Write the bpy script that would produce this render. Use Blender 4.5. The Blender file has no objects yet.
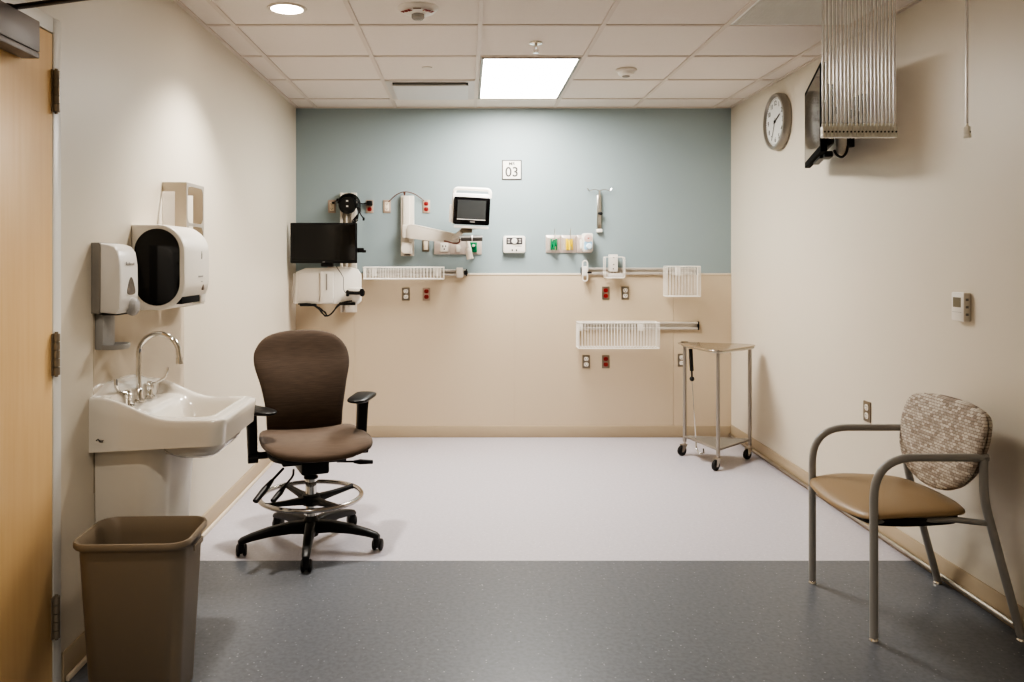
import bpy, bmesh, math, random
from mathutils import Vector, Matrix
random.seed(7)
C = bpy.context.scene.collection
PI = math.pi
F, VX, VY, CAMZ = 800.0, 466.0, 258.0, 1.374      # focal length in pixels, vanishing point, eye height
BACK, LEFT, RIGHT, CEIL, FRONT = 6.14, -1.305, 2.034, 2.53, -1.2
U = BACK / F

def P(px, py, Y):
    return Vector(((px - VX) * Y / F, Y, CAMZ - (py - VY) * Y / F))
def srgb(r, g, b):
    f = lambda c: (c / 255 / 12.92) if c / 255 <= 0.04045 else ((c / 255 + 0.055) / 1.055) ** 2.4
    return (f(r), f(g), f(b), 1.0)

# ------------------------------------------------------------------ materials
MATS = {}
def mat(name, col, rough=0.5, metal=0.0, bump=0.0, bscale=200.0, var=0.0, vscale=3.0, **kw):
    if name in MATS: return MATS[name]
    m = bpy.data.materials.new(name); m.use_nodes = True
    nt = m.node_tree; b = nt.nodes['Principled BSDF']
    b.inputs['Base Color'].default_value = col
    b.inputs['Roughness'].default_value = rough
    b.inputs['Metallic'].default_value = metal
    for k, v in kw.items(): b.inputs[k.replace('_', ' ')].default_value = v
    tc = nt.nodes.new('ShaderNodeTexCoord')
    if var > 0:
        n = nt.nodes.new('ShaderNodeTexNoise'); n.inputs['Scale'].default_value = vscale; n.inputs['Detail'].default_value = 4
        nt.links.new(tc.outputs['Object'], n.inputs['Vector'])
        mx = nt.nodes.new('ShaderNodeMix'); mx.data_type = 'RGBA'
        mx.inputs[6].default_value = tuple(c * (1 - var) for c in col[:3]) + (1,)
        mx.inputs[7].default_value = tuple(min(1, c * (1 + var)) for c in col[:3]) + (1,)
        nt.links.new(n.outputs['Fac'], mx.inputs[0]); nt.links.new(mx.outputs[2], b.inputs['Base Color'])
    if bump > 0:
        n = nt.nodes.new('ShaderNodeTexNoise'); n.inputs['Scale'].default_value = bscale; n.inputs['Detail'].default_value = 3
        nt.links.new(tc.outputs['Object'], n.inputs['Vector'])
        bp = nt.nodes.new('ShaderNodeBump'); bp.inputs['Strength'].default_value = bump; bp.inputs['Distance'].default_value = 0.002
        nt.links.new(n.outputs['Fac'], bp.inputs['Height']); nt.links.new(bp.outputs['Normal'], b.inputs['Normal'])
    MATS[name] = m
    return m
def emit(name, col, s):
    m = bpy.data.materials.new(name); m.use_nodes = True
    nt = m.node_tree; b = nt.nodes['Principled BSDF']
    b.inputs['Base Color'].default_value = (0.8, 0.8, 0.8, 1)
    b.inputs['Emission Color'].default_value = col; b.inputs['Emission Strength'].default_value = s
    MATS[name] = m
    return m
def fleck_floor(name, base, dark, light, rough):
    m = bpy.data.materials.new(name); m.use_nodes = True
    nt = m.node_tree; b = nt.nodes['Principled BSDF']; L = nt.links
    tc = nt.nodes.new('ShaderNodeTexCoord')
    n0 = nt.nodes.new('ShaderNodeTexNoise'); n0.inputs['Scale'].default_value = 60; n0.inputs['Detail'].default_value = 5
    L.new(tc.outputs['Object'], n0.inputs['Vector'])
    m0 = nt.nodes.new('ShaderNodeMix'); m0.data_type = 'RGBA'
    m0.inputs[6].default_value = dark; m0.inputs[7].default_value = base
    r0 = nt.nodes.new('ShaderNodeValToRGB'); r0.color_ramp.elements[0].position = 0.35; r0.color_ramp.elements[1].position = 0.6
    L.new(n0.outputs['Fac'], r0.inputs['Fac']); L.new(r0.outputs['Color'], m0.inputs[0])
    v = nt.nodes.new('ShaderNodeTexVoronoi'); v.inputs['Scale'].default_value = 42; v.inputs['Randomness'].default_value = 1
    L.new(tc.outputs['Object'], v.inputs['Vector'])
    r1 = nt.nodes.new('ShaderNodeValToRGB'); r1.color_ramp.elements[0].position = 0.09; r1.color_ramp.elements[1].position = 0.15
    r1.color_ramp.elements[0].color = (1, 1, 1, 1); r1.color_ramp.elements[1].color = (0, 0, 0, 1)
    L.new(v.outputs['Distance'], r1.inputs['Fac'])
    mm = nt.nodes.new('ShaderNodeMath'); mm.operation = 'MULTIPLY'
    sep = nt.nodes.new('ShaderNodeSeparateColor'); L.new(v.outputs['Color'], sep.inputs['Color'])
    L.new(r1.outputs['Color'], mm.inputs[0]); L.new(sep.outputs['Red'], mm.inputs[1])
    m1 = nt.nodes.new('ShaderNodeMix'); m1.data_type = 'RGBA'; m1.inputs[7].default_value = light
    L.new(mm.outputs['Value'], m1.inputs[0]); L.new(m0.outputs[2], m1.inputs[6])
    L.new(m1.outputs[2], b.inputs['Base Color'])
    b.inputs['Roughness'].default_value = rough
    MATS[name] = m
    return m
def wood(name, c1, c2):
    m = bpy.data.materials.new(name); m.use_nodes = True
    nt = m.node_tree; b = nt.nodes['Principled BSDF']; L = nt.links
    tc = nt.nodes.new('ShaderNodeTexCoord'); mp = nt.nodes.new('ShaderNodeMapping')
    mp.inputs['Scale'].default_value = (18, 18, 0.9); L.new(tc.outputs['Object'], mp.inputs['Vector'])
    n = nt.nodes.new('ShaderNodeTexNoise'); n.inputs['Scale'].default_value = 3; n.inputs['Detail'].default_value = 8
    L.new(mp.outputs['Vector'], n.inputs['Vector'])
    mx = nt.nodes.new('ShaderNodeMix'); mx.data_type = 'RGBA'; mx.inputs[6].default_value = c1; mx.inputs[7].default_value = c2
    L.new(n.outputs['Fac'], mx.inputs[0]); L.new(mx.outputs[2], b.inputs['Base Color'])
    b.inputs['Roughness'].default_value = 0.38
    MATS[name] = m
    return m
def streak_fabric(name, c1, c2):
    m = bpy.data.materials.new(name); m.use_nodes = True
    nt = m.node_tree; b = nt.nodes['Principled BSDF']; L = nt.links
    tc = nt.nodes.new('ShaderNodeTexCoord'); mp = nt.nodes.new('ShaderNodeMapping')
    mp.inputs['Scale'].default_value = (9, 9, 260); L.new(tc.outputs['Object'], mp.inputs['Vector'])
    n = nt.nodes.new('ShaderNodeTexNoise'); n.inputs['Scale'].default_value = 1.6; n.inputs['Detail'].default_value = 3
    L.new(mp.outputs['Vector'], n.inputs['Vector'])
    rp = nt.nodes.new('ShaderNodeValToRGB'); rp.color_ramp.elements[0].position = 0.3; rp.color_ramp.elements[1].position = 0.7
    rp.color_ramp.elements[0].color = c1; rp.color_ramp.elements[1].color = c2
    L.new(n.outputs['Fac'], rp.inputs['Fac']); L.new(rp.outputs['Color'], b.inputs['Base Color'])
    bp = nt.nodes.new('ShaderNodeBump'); bp.inputs['Strength'].default_value = 0.3; bp.inputs['Distance'].default_value = 0.002
    L.new(n.outputs['Fac'], bp.inputs['Height']); L.new(bp.outputs['Normal'], b.inputs['Normal'])
    b.inputs['Roughness'].default_value = 0.85
    b.inputs['Sheen Weight'].default_value = 0.25; b.inputs['Sheen Roughness'].default_value = 0.4
    MATS[name] = m
    return m
def weave_fabric(name):
    m = bpy.data.materials.new(name); m.use_nodes = True
    nt = m.node_tree; b = nt.nodes['Principled BSDF']; L = nt.links
    tc = nt.nodes.new('ShaderNodeTexCoord')
    sp = nt.nodes.new('ShaderNodeSeparateXYZ'); L.new(tc.outputs['Object'], sp.inputs['Vector'])
    cb = nt.nodes.new('ShaderNodeCombineXYZ'); L.new(sp.outputs['X'], cb.inputs['X']); L.new(sp.outputs['Z'], cb.inputs['Y'])
    br = nt.nodes.new('ShaderNodeTexBrick'); br.inputs['Scale'].default_value = 1.0
    br.inputs['Brick Width'].default_value = 0.019; br.inputs['Row Height'].default_value = 0.0105
    br.inputs['Mortar Size'].default_value = 0.0011; br.inputs['Mortar Smooth'].default_value = 0.7
    br.offset = 0.5
    br.inputs['Color1'].default_value = srgb(212, 203, 190); br.inputs['Color2'].default_value = srgb(156, 141, 128)
    br.inputs['Mortar'].default_value = srgb(122, 108, 98); br.inputs['Bias'].default_value = -0.05
    L.new(cb.outputs['Vector'], br.inputs['Vector'])
    mp = nt.nodes.new('ShaderNodeMapping'); mp.inputs['Scale'].default_value = (14, 60, 1); L.new(cb.outputs['Vector'], mp.inputs['Vector'])
    n = nt.nodes.new('ShaderNodeTexNoise'); n.inputs['Scale'].default_value = 1.5; n.inputs['Detail'].default_value = 2
    L.new(mp.outputs['Vector'], n.inputs['Vector'])
    mx = nt.nodes.new('ShaderNodeMix'); mx.data_type = 'RGBA'; mx.blend_type = 'OVERLAY'; mx.inputs[0].default_value = 0.3
    L.new(br.outputs['Color'], mx.inputs[6]); L.new(n.outputs['Fac'], mx.inputs[7])
    L.new(mx.outputs[2], b.inputs['Base Color'])
    bp = nt.nodes.new('ShaderNodeBump'); bp.inputs['Strength'].default_value = 0.5; bp.inputs['Distance'].default_value = 0.003; bp.invert = True
    L.new(br.outputs['Fac'], bp.inputs['Height']); L.new(bp.outputs['Normal'], b.inputs['Normal'])
    b.inputs['Roughness'].default_value = 0.9
    MATS[name] = m
    return m

cream = mat('cream_paint', srgb(217, 208, 192), 0.42, bump=0.08, bscale=260, var=0.02)
blue = mat('blue_paint', srgb(153, 167, 169), 0.45, bump=0.08, bscale=260, var=0.02)
beige = mat('beige_wall_panel', srgb(207, 190, 165), 0.45, bump=0.1, bscale=400)
beige_cap = mat('beige_cap', srgb(228, 214, 194), 0.4)
tan = mat('tan_baseboard', srgb(184, 167, 142), 0.45, var=0.03)
ceil_tile = mat('ceiling_tile', srgb(228, 219, 209), 0.9, bump=0.35, bscale=320, var=0.03, vscale=90)
ceil_grid = mat('ceiling_grid_paint', srgb(216, 204, 192), 0.5)
floor_l = fleck_floor('pale_vinyl', srgb(197, 193, 200), srgb(190, 186, 193), srgb(232, 228, 230), 0.33)
floor_d = fleck_floor('slate_vinyl', srgb(110, 113, 119), srgb(100, 103, 109), srgb(164, 168, 170), 0.36)
maple = wood('maple_door', srgb(242, 208, 156), srgb(229, 188, 132))
frame_white = mat('frame_paint', srgb(228, 226, 220), 0.35)
steel_dark = mat('bronze_steel', srgb(160, 150, 136), 0.35, 0.5, bump=0.03)
closer_grey = mat('closer_grey', srgb(132, 124, 120), 0.45, 0.2)
arm_dark = mat('arm_dark_metal', srgb(60, 48, 42), 0.4, 0.6)
chrome = mat('chrome', srgb(228, 226, 222), 0.08, 1.0, bump=0.01)
stainless = mat('stainless', srgb(200, 194, 184), 0.28, 1.0, bump=0.03)
leg_steel = mat('leg_steel', srgb(172, 166, 158), 0.34, 0.75, bump=0.02)
stainless_d = mat('stainless_plate', srgb(150, 140, 126), 0.35, 0.85)
porcelain = mat('porcelain', srgb(232, 226, 216), 0.1, Coat_Weight=0.6, Coat_Roughness=0.04, bump=0.01)
white_pl = mat('white_plastic', srgb(232, 226, 216), 0.32, bump=0.02)
offwhite = mat('offwhite_plastic', srgb(218, 209, 196), 0.4, bump=0.02)
lightgrey = mat('lightgrey_plastic', srgb(205, 198, 190), 0.4, bump=0.02)
grey_pl = mat('grey_plastic', srgb(150, 145, 138), 0.45, bump=0.03)
grey_tray = mat('grey_tray_plastic', srgb(165, 163, 160), 0.4)
clear_grey = mat('clear_grey_plastic', srgb(178, 176, 174), 0.2, Alpha=0.9)
black_pl = mat('black_plastic', srgb(13, 12, 12), 0.42, bump=0.03)
black_gl = mat('black_gloss', srgb(9, 9, 11), 0.08, bump=0.002)
screen = mat('screen_glass', srgb(3, 3, 3), 0.08, bump=0.002)
screen_on = mat('screen_grey', srgb(62, 64, 64), 0.15, bump=0.002)
rubber = mat('rubber', srgb(30, 29, 28), 0.6, bump=0.05)
bin_brown = mat('bin_brown_plastic', srgb(133, 120, 103), 0.42, bump=0.12, bscale=500)
brown_fab = streak_fabric('brown_streak_fabric', srgb(64, 51, 40), srgb(82, 66, 53))
seat_brown = streak_fabric('brown_seat_fabric', srgb(84, 68, 55), srgb(94, 77, 63))
weave = weave_fabric('taupe_weave')
tan_vinyl = mat('tan_vinyl', srgb(152, 128, 97), 0.42, bump=0.15, bscale=350, var=0.05)
frame_grey = mat('chair_frame_grey', srgb(158, 156, 153), 0.38, 0.0)
wire_white = mat('white_wire', srgb(238, 232, 222), 0.35)
rail_al = mat('rail_aluminium', srgb(206, 199, 190), 0.3, 0.3)
red_pl = mat('red_plastic', srgb(142, 34, 32), 0.4)
red_ink = mat('red_ink', srgb(150, 50, 40), 0.6)
ivory = mat('ivory_plastic', srgb(228, 214, 192), 0.4)
pink_plate = mat('steel_pink_plate', srgb(176, 156, 140), 0.4, 0.3)
green_pl = mat('green_plastic', srgb(10, 130, 84), 0.35)
yellow_pl = mat('yellow_plastic', srgb(235, 205, 45), 0.35)
pale_blue = mat('pale_blue_plastic', srgb(160, 200, 224), 0.35)
dark_ink = mat('dark_ink', srgb(60, 56, 54), 0.6)
grey_ink = mat('grey_ink', srgb(150, 145, 140), 0.6)
brown_cable = mat('brown_cable', srgb(110, 70, 55), 0.5)
clock_silver = mat('clock_silver', srgb(160, 155, 146), 0.32, 0.6)
clock_face = mat('clock_face', srgb(222, 222, 218), 0.4)
lcd = mat('lcd_grey', srgb(120, 112, 92), 0.3)
grille_grey = mat('return_grille_grey', srgb(240, 238, 232), 0.5)
clear_rod = mat('clear_rod_plastic', srgb(236, 233, 228), 0.10, bump=0.06, bscale=40, Coat_Weight=1.0, Coat_Roughness=0.05)
def make_clear(m, k):
    nt = m.node_tree; o = nt.nodes['Material Output']; b = nt.nodes['Principled BSDF']
    t_ = nt.nodes.new('ShaderNodeBsdfTransparent'); t_.inputs[0].default_value = (.92, .91, .9, 1)
    g_ = nt.nodes.new('ShaderNodeBsdfGlossy'); g_.inputs['Roughness'].default_value = .22; g_.inputs['Color'].default_value = (1, .99, .97, 1)
    mx = nt.nodes.new('ShaderNodeMixShader'); mx.inputs[0].default_value = k
    m2 = nt.nodes.new('ShaderNodeMixShader'); m2.inputs[0].default_value = .5
    tl = nt.nodes.new('ShaderNodeBsdfTranslucent'); tl.inputs[0].default_value = (.95, .94, .92, 1)
    m3 = nt.nodes.new('ShaderNodeMixShader'); m3.inputs[0].default_value = .5
    nt.links.new(b.outputs[0], m3.inputs[1]); nt.links.new(tl.outputs[0], m3.inputs[2]); nt.links.new(m3.outputs[0], m2.inputs[1]); nt.links.new(g_.outputs[0], m2.inputs[2])
    nt.links.new(t_.outputs[0], mx.inputs[1]); nt.links.new(m2.outputs[0], mx.inputs[2]); nt.links.new(mx.outputs[0], o.inputs['Surface'])
make_clear(clear_rod, .80)
clip_pl = mat('clip_plastic', srgb(246, 244, 234), 0.4)
panel_light = emit('panel_light_glow', (1.0, 0.975, 0.935, 1), 13.0)
down_light = emit('downlight_glow', (1.0, 0.90, 0.78, 1), 14.0)

# ------------------------------------------------------------------ mesh builder
def frame_from(d):
    d = d.normalized(); a = Vector((0, 0, 1)) if abs(d.z) < 0.9 else Vector((1, 0, 0))
    u = d.cross(a).normalized(); return u, d.cross(u).normalized()
def rrect(w, h, r, n=5, cx=0, cy=0):
    r = min(r, w / 2 - 1e-5, h / 2 - 1e-5); out = []
    for sx, sy, a0 in ((1, 1, 0), (-1, 1, PI / 2), (-1, -1, PI), (1, -1, 1.5 * PI)):
        for k in range(n + 1):
            a = a0 + PI / 2 * k / n
            out.append((cx + sx * (w / 2 - r) + r * math.cos(a), cy + sy * (h / 2 - r) + r * math.sin(a)))
    return out
def circle(r, n=24, cx=0, cy=0):
    return [(cx + r * math.cos(2 * PI * k / n), cy + r * math.sin(2 * PI * k / n)) for k in range(n)]
def smooth_closed(pts, sub=6):
    out = []; n = len(pts)
    for i in range(n):
        p = [Vector(pts[(i + k) % n]) for k in (-1, 0, 1, 2)]
        for s in range(sub):
            t = s / sub
            out.append(0.5 * ((2 * p[1]) + (p[2] - p[0]) * t + (2 * p[0] - 5 * p[1] + 4 * p[2] - p[3]) * t * t + (3 * p[1] - p[0] - 3 * p[2] + p[3]) * t ** 3))
    return [tuple(v) for v in out]
def smooth_open(pts, sub=6):
    P_ = [Vector(p) for p in pts]; P_ = [2 * P_[0] - P_[1]] + P_ + [2 * P_[-1] - P_[-2]]; out = []
    for i in range(1, len(P_) - 2):
        p = P_[i - 1:i + 3]
        for s in range(sub):
            t = s / sub
            out.append(0.5 * ((2 * p[1]) + (p[2] - p[0]) * t + (2 * p[0] - 5 * p[1] + 4 * p[2] - p[3]) * t * t + (3 * p[1] - p[0] - 3 * p[2] + p[3]) * t ** 3))
    out.append(P_[-2]); return out
def fillet(pts, r, n=6):
    P_ = [Vector(p) for p in pts]; out = [P_[0]]
    for i in range(1, len(P_) - 1):
        a, b, c = P_[i - 1], P_[i], P_[i + 1]
        d1, d2 = (a - b), (c - b); l = min(r, d1.length * 0.49, d2.length * 0.49)
        p1, p2 = b + d1.normalized() * l, b + d2.normalized() * l
        for k in range(n + 1):
            t = k / n; out.append((1 - t) ** 2 * p1 + 2 * t * (1 - t) * b + t * t * p2)
    out.append(P_[-1]); return out
WALL = Matrix.Rotation(PI / 2, 4, 'X')            # plan (a, b, h) -> (a, -h, b): drawn on a wall, h sticks out to -Y
FLIP = Matrix.Rotation(PI, 4, 'X')                # drawn on a ceiling, h hangs down
def at(x, y, z, M=None):
    return Matrix.Translation((x, y, z)) @ (M if M is not None else Matrix.Identity(4))

class MB:
    def __init__(s): s.bm = bmesh.new()
    def add(s, t, M=None):
        if M is not None: bmesh.ops.transform(t, matrix=M, verts=t.verts)
        me = bpy.data.meshes.new('tmp'); t.to_mesh(me); t.free(); s.bm.from_mesh(me); bpy.data.meshes.remove(me); return s
    def box(s, c, d, bev=0.0, M=None, seg=2):
        t = bmesh.new(); bmesh.ops.create_cube(t, size=1)
        bmesh.ops.scale(t, vec=d, verts=t.verts)
        if bev > 0: bmesh.ops.bevel(t, geom=list(t.edges), offset=min(bev, min(d) * 0.49), segments=seg, affect='EDGES', profile=0.5)
        bmesh.ops.translate(t, vec=c, verts=t.verts); return s.add(t, M)
    def span(s, a, b, bev=0.0, M=None):
        a, b = Vector(a), Vector(b)
        return s.box((a + b) / 2, tuple(abs(x) for x in (b - a)), bev, M)
    def cyl(s, p0, p1, r0, r1=None, n=16):
        return s.tube([p0, p1], r0, n, radii=[r0, r0 if r1 is None else r1])
    def tube(s, pts, r, n=10, closed=False, radii=None, M=None, flat=1.0):
        pts = [Vector(p) for p in pts]; t = bmesh.new(); rings = []; N = len(pts); u = None
        for i, p in enumerate(pts):
            if closed: d = pts[(i + 1) % N] - pts[i - 1]
            else: d = pts[min(i + 1, N - 1)] - pts[max(i - 1, 0)]
            d.normalize()
            if u is None: u, v = frame_from(d)
            else:
                u = (u - d * u.dot(d)).normalized(); v = d.cross(u).normalized()
            rr = radii[i] if radii else r
            rings.append([t.verts.new(p + rr * (math.cos(2 * PI * k / n) * u + flat * math.sin(2 * PI * k / n) * v)) for k in range(n)])
        for i in range(N if closed else N - 1):
            a, b = rings[i], rings[(i + 1) % N]
            for k in range(n): t.faces.new((a[k], a[(k + 1) % n], b[(k + 1) % n], b[k]))
        if not closed: t.faces.new(rings[0][::-1]); t.faces.new(rings[-1])
        return s.add(t, M)
    def lathe(s, prof, n=32, M=None):
        t = bmesh.new(); rings = []
        for r, z in prof:
            if r < 1e-6: rings.append([t.verts.new((0, 0, z))])
            else: rings.append([t.verts.new((r * math.cos(2 * PI * k / n), r * math.sin(2 * PI * k / n), z)) for k in range(n)])
        for a, b in zip(rings, rings[1:]):
            for k in range(n):
                k2 = (k + 1) % n
                if len(a) == 1 and len(b) > 1: t.faces.new((a[0], b[k2], b[k]))
                elif len(b) == 1 and len(a) > 1: t.faces.new((a[k], a[k2], b[0]))
                elif len(a) > 1: t.faces.new((a[k], a[k2], b[k2], b[k]))
        return s.add(t, M)
    def loft(s, rings, cap0=True, cap1=True, M=None, closed=True):
        t = bmesh.new(); R = [[t.verts.new(p) for p in r] for r in rings]; n = len(R[0])
        for a, b in zip(R, R[1:]):
            for k in range(n if closed else n - 1): t.faces.new((a[k], a[(k + 1) % n], b[(k + 1) % n], b[k]))
        if cap0: t.faces.new(R[0][::-1])
        if cap1: t.faces.new(R[-1])
        return s.add(t, M)
    def prism(s, poly, h0, h1, M=None, bev=0.0, hole=None):
        if hole:
            t = bmesh.new(); n = len(poly)
            V = [[t.verts.new((x, y, h)) for x, y in q] for q in (poly, hole) for h in (h0, h1)]
            o0, o1, i0, i1 = V
            for k in range(n):
                j = (k + 1) % n
                t.faces.new((o0[k], o0[j], o1[j], o1[k])); t.faces.new((i0[j], i0[k], i1[k], i1[j]))
                t.faces.new((o1[k], o1[j], i1[j], i1[k])); t.faces.new((o0[j], o0[k], i0[k], i0[j]))
            return s.add(t, M)
        c = Vector((sum(p[0] for p in poly) / len(poly), sum(p[1] for p in poly) / len(poly)))
        if bev > 0:
            sc = max((Vector(p) - c).length for p in poly)
            ins = lambda e: [((p[0] - c.x) * (1 - e / sc) + c.x, (p[1] - c.y) * (1 - e / sc) + c.y) for p in poly]
            b = bev; L = [(ins(b), h0), (ins(b * .3), h0 + b * .3), (poly, h0 + b), (poly, h1 - b), (ins(b * .3), h1 - b * .3), (ins(b), h1)]
        else: L = [(poly, h0), (poly, h1)]
        return s.loft([[(x, y, h) for x, y in q] for q, h in L], M=M)
    def pillow(s, out, tf, tb, warp, n=3.0):
        c = Vector((sum(p[0] for p in out) / len(out), sum(p[1] for p in out) / len(out)))
        S = [1, .992, .97, .93, .86, .75, .6, .42, .22]
        t = bmesh.new()
        def ring(k, sgn, th):
            h = th * max(0, 1 - k ** n) ** (1 / n) * sgn
            return [t.verts.new(warp(c.x + (p[0] - c.x) * k, c.y + (p[1] - c.y) * k, h)) for p in out]
        base = ring(1, 1, 0); N = len(out)
        for sgn, th in ((1, tf), (-1, tb)):
            prev = base
            for k in S[1:]:
                r = ring(k, sgn, th)
                for i in range(N):
                    j = (i + 1) % N
                    f = (prev[i], prev[j], r[j], r[i]); t.faces.new(f if sgn > 0 else f[::-1])
                prev = r
            m = t.verts.new(warp(c.x, c.y, th * sgn))
            for i in range(N):
                f = (prev[i], prev[(i + 1) % N], m); t.faces.new(f if sgn > 0 else f[::-1])
        return s.add(t)
    def ball(s, c, r, sc=(1, 1, 1), seg=20):
        t = bmesh.new(); bmesh.ops.create_uvsphere(t, u_segments=seg, v_segments=seg // 2, radius=r)
        bmesh.ops.scale(t, vec=sc, verts=t.verts); bmesh.ops.translate(t, vec=c, verts=t.verts); return s.add(t)
    def text(s, body, size, M, ext=0.0006, align='CENTER'):
        cu = bpy.data.curves.new('t', 'FONT'); cu.body = body; cu.size = size; cu.extrude = ext
        cu.offset = size * .012; cu.align_x = align; cu.align_y = 'CENTER'
        o = bpy.data.objects.new('t', cu); C.objects.link(o)
        me = bpy.data.meshes.new_from_object(o.evaluated_get(bpy.context.evaluated_depsgraph_get()))
        bpy.data.objects.remove(o); bpy.data.curves.remove(cu)
        t = bmesh.new(); t.from_mesh(me); bpy.data.meshes.remove(me); return s.add(t, M)
    def build(s, name, m, parent=None, world=False, label=None, ang=40):
        bmesh.ops.recalc_face_normals(s.bm, faces=s.bm.faces)
        for f in s.bm.faces: f.smooth = True
        if world and parent is not None:
            bmesh.ops.transform(s.bm, matrix=wm(parent).inverted(), verts=s.bm.verts)
        me = bpy.data.meshes.new(name); s.bm.to_mesh(me); s.bm.free()
        me.set_sharp_from_angle(angle=math.radians(ang))
        for x in (m if isinstance(m, (list, tuple)) else [m]): me.materials.append(x)
        o = bpy.data.objects.new(name, me); C.objects.link(o)
        if parent is not None: o.parent = parent
        if label: o['label'] = label
        return o
def wm(o):
    M = Matrix.Translation(o.location) @ o.rotation_euler.to_matrix().to_4x4()
    return (wm(o.parent) @ M) if o.parent else M
def tag(o, label, cat, group=None):
    o['label'] = label; o['category'] = cat
    if group: o['group'] = group
    return o
def thing(name, label, cat, loc=(0, 0, 0), rz=0.0, group=None):
    o = bpy.data.objects.new(name, None); C.objects.link(o)
    o.empty_display_size = 0.05; o.location = loc; o.rotation_euler = (0, 0, rz)
    return tag(o, label, cat, group)
def struct(name, mb, m, label=None, parent=None):
    o = mb.build(name, m, parent); o['kind'] = 'structure'
    if label: o['label'] = label
    return o
def copy_tree(o, loc, label=None, rz=None):
    def rec(x, par):
        c = x.copy(); C.objects.link(c)
        if par: c.parent = par
        for ch in list(x.children): rec(ch, c)
        return c
    r = rec(o, None); r.location = loc
    if rz is not None: r.rotation_euler = (0, 0, rz)
    if label: r['label'] = label
    return r
RZL, RZR = PI / 2, -PI / 2                        # things on the left / right wall face the room

# ------------------------------------------------------------------ room shell
BORDER = 3.632
b = MB(); b.span((LEFT - .1, FRONT - .1, -.1), (RIGHT + .1, BORDER, 0)); o1 = b
b = MB(); b.span((LEFT - .1, BORDER, -.1), (RIGHT + .1, BACK + .1, 0))
me_tmp = bpy.data.meshes.new('t'); b.bm.to_mesh(me_tmp); b.bm.free()
n0 = len(o1.bm.faces); o1.bm.from_mesh(me_tmp); bpy.data.meshes.remove(me_tmp)
o1.bm.faces.ensure_lookup_table()
for i, f in enumerate(o1.bm.faces): f.material_index = 0 if i < n0 else 1
struct('floor', o1, [floor_d, floor_l], 'vinyl floor, slate grey border strip before a pale lilac field')
struct('wall_back', MB().span((LEFT - .1, BACK, 0), (RIGHT + .1, BACK + .1, CEIL + .1)), blue, 'grey-blue painted end wall above the beige panelling')
struct('wall_right', MB().span((RIGHT, FRONT - .1, 0), (RIGHT + .1, BACK, CEIL + .1)), cream)
struct('wall_front', MB().span((LEFT - .1, FRONT - .1, 0), (RIGHT + .1, FRONT, CEIL + .1)), cream)
DY0, DY1, DZ = 1.60, 2.522, 2.083
wl = MB()
wl.span((LEFT - .1, FRONT, 0), (LEFT, DY0, CEIL + .1)).span((LEFT - .1, DY1, 0), (LEFT, BACK, CEIL + .1)).span((LEFT - .1, DY0, DZ), (LEFT, DY1, CEIL + .1))
wl.span((LEFT - .12, DY0 - .05, 0), (LEFT - .1, DY1 + .05, DZ + .05))
struct('wall_left', wl, cream)
# wall protection panels on the lower end wall, seams between the sheets, cap strip on top
PZ = 1.243
edges = [LEFT, P(355, 0, BACK).x, P(514, 0, BACK).x, P(673, 0, BACK).x, RIGHT]
pn = MB()
for x0, x1 in zip(edges, edges[1:]): pn.span((x0 + .0012, BACK - .008, 0), (x1 - .0012, BACK, PZ))
pn.span((LEFT, BACK - .003, 0), (RIGHT, BACK, PZ))
struct('trim_1', pn, beige, 'beige wall protection panelling on the lower end wall')
struct('trim_2', MB().span((LEFT, BACK - .012, PZ), (RIGHT, BACK, PZ + .014), .002), beige_cap, 'pale cap strip between blue paint and beige panelling')
# baseboards
struct('baseboard_back', MB().span((LEFT, BACK - .016, 0), (RIGHT, BACK, .088), .003), tan)
struct('baseboard_right', MB().span((RIGHT - .007, FRONT, 0), (RIGHT, BACK - .016, .10), .002), tan)
struct('baseboard_left', MB().span((LEFT, DY1 + .06, 0), (LEFT + .007, BACK - .016, .10), .002), tan)
struct('trim_3', MB().tube([(RIGHT - .0165, 2.94, .026), (RIGHT - .0165, BACK - .02, .026)], .0095, 12), stainless, 'metal bumper bar along the foot of the wall behind the chairs')
struct('trim_4', MB().span((LEFT + .007, DY1 + .07, 0), (LEFT + .019, BACK - .016, .02), .004), beige_cap, 'pale toe strip along the foot of the sink wall')
# ceiling: tiles, then the exposed grid
struct('ceiling', MB().span((LEFT - .1, FRONT - .1, CEIL), (RIGHT + .1, BACK + .1, CEIL + .1)), ceil_tile)
GX = [.07 + .61 * k for k in range(-2, 4)]; GY = [5.80 - .61 * k for k in range(12)]
g = MB()
for x in GX: g.span((x - .012, FRONT, CEIL - .006), (x + .012, BACK, CEIL + .01))
for y in GY: g.span((LEFT, y - .012, CEIL - .0055), (RIGHT, y + .012, CEIL + .01))
g.span((LEFT, FRONT, CEIL - .008), (LEFT + .022, BACK, CEIL)).span((RIGHT - .022, FRONT, CEIL - .008), (RIGHT, BACK, CEIL)).span((LEFT, BACK - .022, CEIL - .008), (RIGHT, BACK, CEIL))
struct('trim_5', g, ceil_grid, 'exposed grid bars between the ceiling tiles')
struct('trim_6', MB().span((-.3, 2.975, CEIL - .035), (RIGHT - .02, 3.025, CEIL), .003), offwhite, 'curtain track on the ceiling')

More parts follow.
